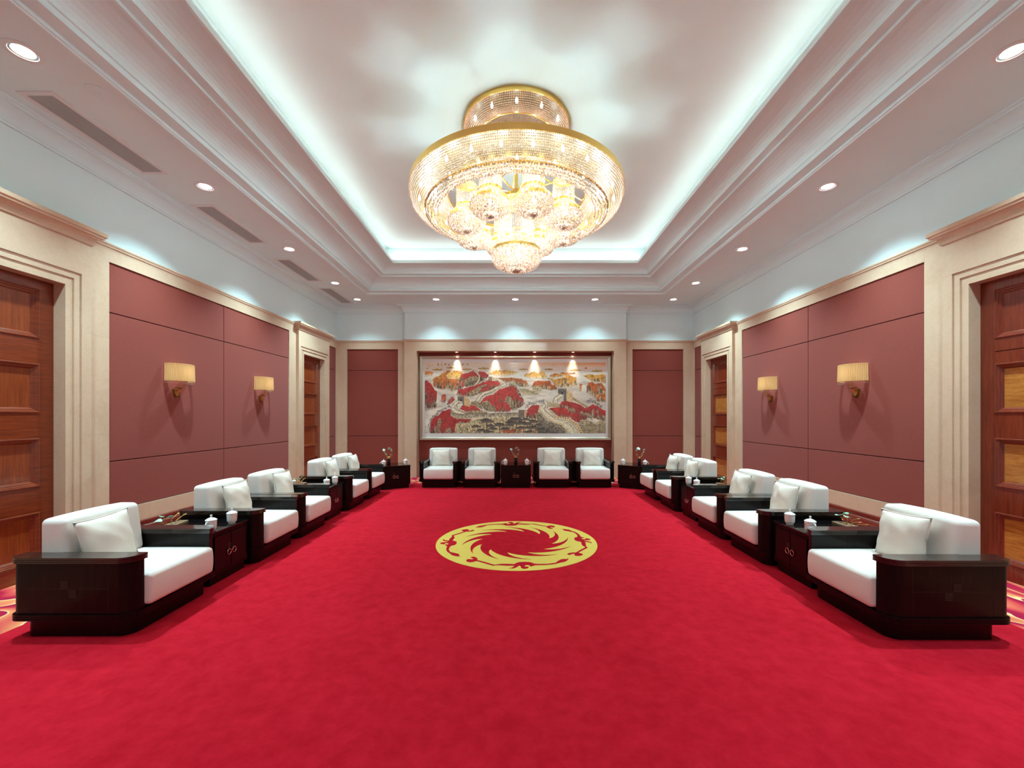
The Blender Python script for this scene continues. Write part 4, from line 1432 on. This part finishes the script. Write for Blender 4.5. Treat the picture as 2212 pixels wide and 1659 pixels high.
    hill(LL((1250, 720), (1300, 620), (1390, 590), (1500, 600), (1420, 690)), (190, 50, 44), (176, 60, 52), None)
    hill(RR((0, 520), (80, 530), (150, 600), (200, 700), (240, 770), (180, 800), (120, 640), (0, 590)), (170, 150, 116), (120, 100, 80), None, tex=.8)
    hill(LL((1290, 880), (1380, 790), (1520, 760), (1640, 655), (1820, 600), (1936, 590)) + RR((20, 580), (110, 592), (160, 700), (205, 790), (290, 880), (290, 960), (210, 1015), (100, 1050), (0, 1060)) + LL((1870, 1095), (1560, 1105), (1400, 1065), (1240, 960)), (198, 46, 42), (180, 60, 52), (144, 122, 96), .52, .97)
    line(RR((40, 570), (150, 640), (210, 760), (270, 840), (300, 930)), 3.2, (58, 48, 46), .7, None, 1.6)
    hill(LL((1610, 1100), (1600, 920), (1720, 880), (1850, 1000), (1870, 1095)), (196, 48, 44), (184, 66, 56), (150, 126, 100), .65)
    hill(LL((1750, 880), (1800, 800), (1860, 790), (1936, 900), (1936, 1080), (1850, 1000)), (170, 150, 116), (140, 118, 92), None, tex=1.0)
    hill(LL((1270, 960), (1320, 890), (1440, 890), (1530, 1030), (1550, 1100), (1380, 1080)), (164, 144, 110), (130, 108, 84), None, tex=1.0)
    # serpentine wall in the middle
    line(LL((1140, 582), (1280, 505), (1430, 462)), 3.4, (176, 158, 128))
    wallroad(LL((1545, 440), (1680, 480), (1770, 555), (1600, 622), (1500, 690), (1350, 730), (1270, 790), (1225, 860), (1200, 905)), [4, 6, 7, 8, 9, 9.5, 10, 10.5, 10])
    line(LL((1700, 575), (1590, 640), (1490, 705), (1350, 755), (1300, 800), (1260, 880)), 2.0, (150, 128, 100), 1, 3.5)
    paint(inside(LL((1428, 405), (1500, 400), (1500, 480), (1428, 480)), .4), np.broadcast_to(C(128, 112, 98), IMG.shape))
    paint(inside(LL((1500, 400), (1560, 420), (1540, 480), (1500, 480)), .4), np.broadcast_to(C(196, 172, 136), IMG.shape))
    # lower left wall, tower and curtain wall
    hill(LL((1060, 960), (1080, 900), (1180, 880), (1260, 930), (1320, 1060), (1200, 1000)), (160, 140, 104), (150, 130, 100), None, tex=1.0)
    hill(LL((845, 1045), (900, 980), (1060, 955), (1170, 985), (1330, 1105), (1150, 1115), (980, 1095)), (206, 46, 38), (190, 64, 50), None, fade=1.1)
    hill(LL((960, 1120), (1080, 1080), (1200, 1070), (1400, 1110), (1420, 1140), (1000, 1145)), (164, 146, 112), (150, 130, 100), None, tex=.9)
    wallroad(LL((900, 895), (800, 915), (730, 985), (722, 1050), (790, 1100), (950, 1128)), [7, 9, 11, 12, 11, 7])
    line(LL((850, 900), (800, 960), (800, 1030), (880, 1085), (960, 1130)), 1.8, (120, 98, 76), 1, 3.2)
    hill(LL((662, 1045), (680, 1090), (745, 1135), (870, 1165), (1000, 1142), (1400, 1142), (1700, 1128), (1936, 1122)) + RR((0, 1120), (195, 1108), (195, 1200)) + LL((1936, 1195), (1500, 1200), (1200, 1215), (870, 1245), (760, 1225), (662, 1185)), (150, 136, 116), (176, 158, 128), None, fade=1.1, tex=.9)
    line(LL((665, 1045), (690, 1095), (750, 1135), (870, 1160), (1000, 1138), (1400, 1140), (1700, 1126), (1936, 1120)), 1.4, (88, 72, 58))
    paint(inside(LL((812, 800), (945, 800), (945, 975), (915, 975), (915, 900), (812, 870)), .3), np.broadcast_to(C(112, 100, 94), IMG.shape) * (.9 + .2 * N2)[..., None])
    for k in range(5):
        paint(inside(LL((815 + 27 * k, 782), (831 + 27 * k, 782), (831 + 27 * k, 802), (815 + 27 * k, 802)), .1), np.broadcast_to(C(112, 100, 94), IMG.shape))
    paint(inside(LL((865, 890), (870, 850), (885, 840), (900, 860), (900, 890)), .1), np.broadcast_to(C(44, 36, 34), IMG.shape))
    paint(inside(LL((945, 790), (1062, 860), (1062, 1005), (945, 972)), .3), np.broadcast_to(C(206, 172, 130), IMG.shape) * (.94 + .12 * N2)[..., None])
    for q in ((965, 850), (1000, 870), (1036, 892)): paint(np.hypot(GX - Lp(*q)[0], GY - Lp(*q)[1]) < 1.1, np.broadcast_to(C(50, 38, 32), IMG.shape))
    # lower left red knolls
    line(LL((255, 1480), (262, 1330), (310, 1220), (380, 1160), (450, 1090), (560, 1030), (650, 985)), 6.5, (70, 58, 56), .75, None, 1.6)
    hill(LL((262, 1510), (280, 1300), (340, 1215), (440, 1165), (500, 1090), (670, 1040), (680, 1185), (800, 1240), (960, 1240), (1105, 1245), (1010, 1350), (860, 1295), (800, 1450), (740, 1545), (300, 1545)), (186, 34, 34), (150, 46, 44), (134, 110, 90), .75, 1.1)
    hill(LL((480, 1540), (500, 1340), (580, 1260), (680, 1250), (770, 1340), (805, 1470), (760, 1545)), (184, 36, 36), (160, 50, 46), None, fade=1.2)
    hill(LL((390, 1530), (420, 1290), (460, 1200), (500, 1300), (470, 1420), (440, 1540)), (156, 130, 104), (120, 96, 80), None, fade=1.2, tex=1.0)
    hill(LL((550, 1545), (580, 1450), (660, 1410), (690, 1480), (700, 1545)), (158, 136, 108), (120, 100, 80), None, fade=1.2, tex=1.0)
    # tan thicket along the bottom
    hill(LL((720, 1550), (760, 1480), (780, 1340), (880, 1300), (960, 1350), (1100, 1260), (1300, 1222), (1500, 1212), (1936, 1200)) + RR((100, 1220), (570, 1250), (570, 1550)), (192, 172, 132), (176, 154, 118), None, fade=1.2, tex=1.1)
    # right hand red hills
    line(RR((340, 1000), (400, 930), (500, 930), (580, 895), (680, 900)), 7.0, (80, 72, 70), .7, None, 1.6)
    hill(RR((325, 1210), (360, 1060), (450, 970), (600, 965), (580, 1060), (575, 1240), (450, 1240)), (190, 46, 44), (160, 54, 50), (140, 116, 94), .6, 1.1)
    line(RR((1570, 900), (1640, 870), (1740, 930), (1830, 1000)), 7.5, (78, 72, 72), .7, None, 1.6)
    line(RR((1270, 838), (1420, 930), (1570, 1020)), 6.4, (152, 136, 112))
    line(RR((1270, 812), (1420, 905), (1580, 1000)), 2.2, (206, 178, 136), 1, 4)
    hill(RR((995, 965), (1060, 890), (1130, 880), (1250, 912), (1400, 950), (1500, 1022), (1590, 1000), (1650, 948), (1750, 980), (1850, 1050), (1930, 1080), (1930, 1300), (1800, 1260), (1600, 1200), (1450, 1340), (1400, 1325), (1250, 1230), (1180, 1060), (1000, 1015)), (190, 44, 44), (132, 62, 56), (150, 124, 100), .55, 1.1)
    hill(RR((1230, 1100), (1250, 1020), (1300, 1030), (1320, 1100)), (170, 152, 120), (150, 128, 100), None, fade=1.2)
    hill(RR((1390, 1130), (1450, 1090), (1560, 1130), (1640, 1200), (1660, 1260), (1520, 1180)), (162, 140, 110), (130, 108, 86), None, fade=1.2, tex=1.0)
    hill(RR((1225, 1230), (1240, 1130), (1320, 1120), (1420, 1260), (1430, 1330), (1300, 1290)), (188, 46, 44), (160, 60, 54), None, fade=1.2)
    # terraces bottom right
    hill(RR((1385, 1350), (1420, 1265), (1550, 1255), (1700, 1330), (1800, 1270), (1930, 1290), (1930, 1550), (1470, 1550)), (178, 160, 126), (166, 146, 114), None, fade=1.2, tex=.7)
    for k in range(7):
        line(RR((1400 + 12 * k, 1290 + 38 * k), (1560 + 10 * k, 1300 + 36 * k), (1720, 1370 + 32 * k), (1930, 1330 + 36 * k)), 1.7, (96, 82, 64), .75)
    # right hand wall: dark outer face, road, parapets, gate tower
    hill(RR((568, 1085), (620, 1130), (750, 1275), (850, 1312), (960, 1312), (1045, 1365), (1110, 1450), (1140, 1550), (565, 1550), (560, 1250)), (150, 134, 112), (92, 84, 78), None, fade=1.2, tex=1.2)
    wallroad(RR((1035, 765), (935, 840), (905, 935)), [10, 13, 13])
    paint(inside(RR((750, 895), (880, 940), (995, 940), (1000, 1020), (870, 1000), (750, 1010)), .4), np.broadcast_to(C(186, 166, 134), IMG.shape) * (.85 + .3 * N2)[..., None])
    line(RR((745, 885), (870, 935), (990, 945)), 2.6, (216, 190, 146), 1, 5)
    wallroad(RR((690, 985), (640, 1035), (690, 1120), (800, 1215), (900, 1270), (1060, 1300), (1190, 1390), (1310, 1560)), [12, 15, 17, 18, 19, 22, 27, 34])
    line(RR((600, 1010), (590, 1060), (680, 1150), (780, 1265), (900, 1305), (1030, 1340), (1110, 1440), (1150, 1550)), 2.6, (204, 178, 138))
    line(RR((780, 1120), (900, 1240), (1080, 1275), (1220, 1370), (1330, 1550)), 1.2, (130, 112, 90), .8)
    line(RR((750, 1020), (840, 1110), (935, 1205), (1060, 1215), (1190, 1240), (1330, 1350), (1400, 1440), (1460, 1560)), [3.4, 4, 5, 5.4, 6, 7, 8, 9], (222, 186, 136), 1, 8)
    hill(RR((795, 1030), (900, 1015), (1000, 1010), (1150, 1040), (1210, 1120), (1262, 1245), (1160, 1210), (960, 1190), (880, 1120)), (206, 44, 36), (176, 60, 52), (150, 124, 100), .8, 1.2)
    paint(inside(RR((975, 650), (1140, 650), (1140, 885), (1085, 885), (1085, 750), (1040, 760), (975, 740)), .3), np.broadcast_to(C(104, 96, 94), IMG.shape) * (.9 + .2 * N2)[..., None])
    for k in range(5):
        paint(inside(RR((978 + 35 * k, 632), (998 + 35 * k, 632), (998 + 35 * k, 655), (978 + 35 * k, 655)), .1), np.broadcast_to(C(104, 96, 94), IMG.shape))
    paint(inside(RR((1030, 735), (1040, 705), (1055, 698), (1070, 715), (1072, 740)), .1), np.broadcast_to(C(44, 36, 34), IMG.shape))
    paint(inside(RR((1140, 645), (1266, 750), (1266, 905), (1140, 882)), .3), np.broadcast_to(C(206, 176, 136), IMG.shape) * (.9 + .2 * N2)[..., None])
    for q in ((1158, 722), (1202, 758), (1242, 788), (1005, 695), (1110, 695)): paint(np.hypot(GX - Rp(*q)[0], GY - Rp(*q)[1]) < 1.4, np.broadcast_to(C(46, 36, 32), IMG.shape))
    paint(inside(RR((185, 1062), (300, 1062), (300, 1232), (185, 1205)), .3), np.broadcast_to(C(120, 108, 96), IMG.shape) * (.9 + .2 * N2)[..., None])
    paint(inside(RR((300, 1062), (346, 1062), (332, 1205), (300, 1232)), .3), np.broadcast_to(C(196, 160, 124), IMG.shape))
    # red-leaved bushes and pines at the bottom
    for P, x0, x1 in ((Lp, 1720, 1936), (Rp, 0, 560)):
        for k in range(9):
            cx_, cy_ = P(x0 + (x1 - x0) * (k + .5) / 9, 1490 + 22 * (k % 3) - (k % 2) * 30)
            m = np.hypot((GX - cx_) / 5.2, (GY - cy_) / 5) + (N2 - .5) < 1
            paint(m, np.broadcast_to(C(178, 84, 48), IMG.shape) * (.8 + .4 * N2)[..., None], .85 if P is Lp or k < 4 else .35)
    def pine(P, cx_, cy_, rx, ry):
        X, Y = P(cx_, cy_)
        rx *= SXp / 9.2; ry *= SYp / 9.2
        m = ((GX - X) / rx) ** 2 + ((GY - Y) / ry) ** 2 + (N2 - .5) * .7 < 1
        m &= GY < Y + ry * .55 + 1.5 * (N1 - .5)
        sh = np.clip((GY - (Y - ry)) / (1.5 * ry), 0, 1)
        c = C(58, 52, 52) * (1 - sh)[..., None] + C(112, 100, 90) * sh[..., None]
        paint(m, c * (.75 + .5 * NF)[..., None], .95)
    for X, Y in (((1390, 1330), (1395, 1520)), ((1650, 1400), (1665, 1545))):
        line(LL(X, Y), 3.2, (86, 68, 58))
    line(RR((150, 1330), (120, 1500)), 3.6, (86, 68, 58)); line(RR((470, 1340), (420, 1500)), 3.2, (86, 68, 58))
    for a in ((1395, 1290, 130, 55), (1180, 1395, 100, 40), (1480, 1385, 90, 40), (1280, 1475, 100, 38), (1655, 1365, 110, 50), (1510, 1440, 90, 38), (1420, 1500, 110, 36), (1760, 1440, 90, 36), (1900, 1290, 100, 60), (1860, 1370, 90, 34)):
        pine(Lp, *a)
    for a in ((130, 1260, 140, 55), (20, 1330, 90, 50), (220, 1330, 120, 45), (330, 1255, 80, 34), (360, 1345, 100, 45), (480, 1300, 100, 46), (240, 1420, 120, 42), (450, 1420, 120, 40), (580, 1370, 80, 34), (620, 1460, 110, 36), (380, 1500, 90, 34)):
        pine(Rp, *a)
    # inscription, brushed small in the upper left
    rg = random.Random(5)
    for k, cx_ in enumerate((420, 495, 572, 648, 740, 822, 912, 1005)):
        for j in range(5):
            x0 = cx_ + rg.uniform(-18, 14); y0 = 158 + rg.uniform(-20, 18)
            line(LL((x0, y0), (x0 + rg.choice((-8, 14, 18)), y0 + rg.choice((-3, 4, 16)))), 1.15, (44, 36, 32), .85)
    for k in range(14):
        x0 = 215 + (k % 4) * 33 + rg.uniform(-5, 5); y0 = 140 + (k // 4) * 22 + rg.uniform(-5, 5)
        line(LL((x0, y0), (x0 + rg.choice((5, 9)), y0 + rg.choice((-3, 8)))), .95, (56, 46, 42), .8)
    line(LL((190, 252), (232, 236)), 1.3, (40, 34, 32), .9)
    IMG[:] = np.clip(IMG * (1.0 + .12 * NF)[..., None] * np.array([1.03, 1.02, .98]), 0, 255)

make_art()
YP = YBAY + .28                                    # face of the niche back
pic = thing('framed_painting', 'wide landscape painting of a mountain wall and red hills in champagne frame', 'painting', (0, YP, 0))
AX0, AX1, AZ0, AZ1 = -2.396, 2.396, 1.135, 3.005
lin = IMG / 255.0
lin = np.where(lin <= .04045, lin / 12.92, ((lin + .055) / 1.055) ** 2.4)
xs = np.linspace(AX0, AX1, NX); zs = np.linspace(AZ1, AZ0, NY)
XX, ZZ = np.meshgrid(xs, zs)
me = bpy.data.meshes.new('artwork')
me.vertices.add(NX * NY)
co = np.stack([XX, np.full_like(XX, -.030), ZZ], -1)
me.vertices.foreach_set('co', co.reshape(-1))
ii = (np.arange(NY - 1)[:, None] * NX + np.arange(NX - 1)[None]).reshape(-1)
quads = np.stack([ii, ii + NX, ii + NX + 1, ii + 1], -1)
me.loops.add(quads.size); me.loops.foreach_set('vertex_index', quads.reshape(-1))
me.polygons.add(len(quads)); me.polygons.foreach_set('loop_start', np.arange(len(quads)) * 4); me.polygons.foreach_set('loop_total', np.full(len(quads), 4))
me.update(calc_edges=True)
ca = me.color_attributes.new('paint', 'FLOAT_COLOR', 'POINT')
ca.data.foreach_set('color', np.concatenate([lin, np.ones((NY, NX, 1))], -1).reshape(-1).astype(np.float32))
t_ = NT('printed_landscape')
at_ = t_.add('ShaderNodeAttribute', attribute_name='paint')
t_.link(at_.outputs['Color'], t_.b.inputs['Base Color'])
t_.set(Roughness=.45)
t_.b.inputs['Coat Weight'].default_value = .5
t_.b.inputs['Coat Roughness'].default_value = .12
link('artwork', me, t_.m, pic)
MB().box(-2.47, 2.47, -.028, 0, 1.03, 3.10).build('mount', M['mat_white'], pic)
fx0, fx1, fz0, fz1 = -2.535, 2.535, .955, 3.18
prf = [(0, 0), (0, -.050), (.012, -.058), (.030, -.058), (.038, -.048), (.046, -.052), (.060, -.046), (.072, -.034), (.080, -.029)]
rc = [(fx0, fz0), (fx1, fz0), (fx1, fz1), (fx0, fz1)]
ms = mitre(rc)
n = len(prf)
for i in range(4):
    j = (i + 1) % 4
    vv = [(rc[q][0] + ms[q].x * d, dep, rc[q][1] + ms[q].y * d) for q in (i, j) for d, dep in prf]
    link('frame_rail', mesh('frame_rail', vv, [(a, n + a, n + a + 1, a + 1) for a in range(n - 1)]), M['champagne'], pic)
# small spots in the head of the niche
t0 = None
for k, x in enumerate((-1.54, -.525, .51, 1.52)):
    if t0 is None:
        t0 = t = thing('niche_spot', 'x', 'spotlight')
        MB().lathe([(.045, 0), (.045, -.005), (.040, -.008), (.032, -.008), (.030, 0)], 24).build('trim_ring', M['trimwhite'], t, smooth=True)
        MB().lathe([(.030, -.002), (.0001, -.004)], 20).build('lens', M['spotlamp'], t, smooth=True)
    else:
        t = copy_tree(t0)
    t.location = (x, YBAY + .165, 3.275)
    tag(t, 'small recessed spot in the niche head over the painting, %s from the left' % ORD[k], 'spotlight', 'niche spots over the painting')
    L = light('niche_spot_lamp', 'SPOT', (x, YBAY + .165, 3.262), NICHE_W, (1.0, .93, .80), spot_size=math.radians(48), spot_blend=1.0, shadow_soft_size=.02)
    L.rotation_euler = (math.radians(3.5), 0, 0)
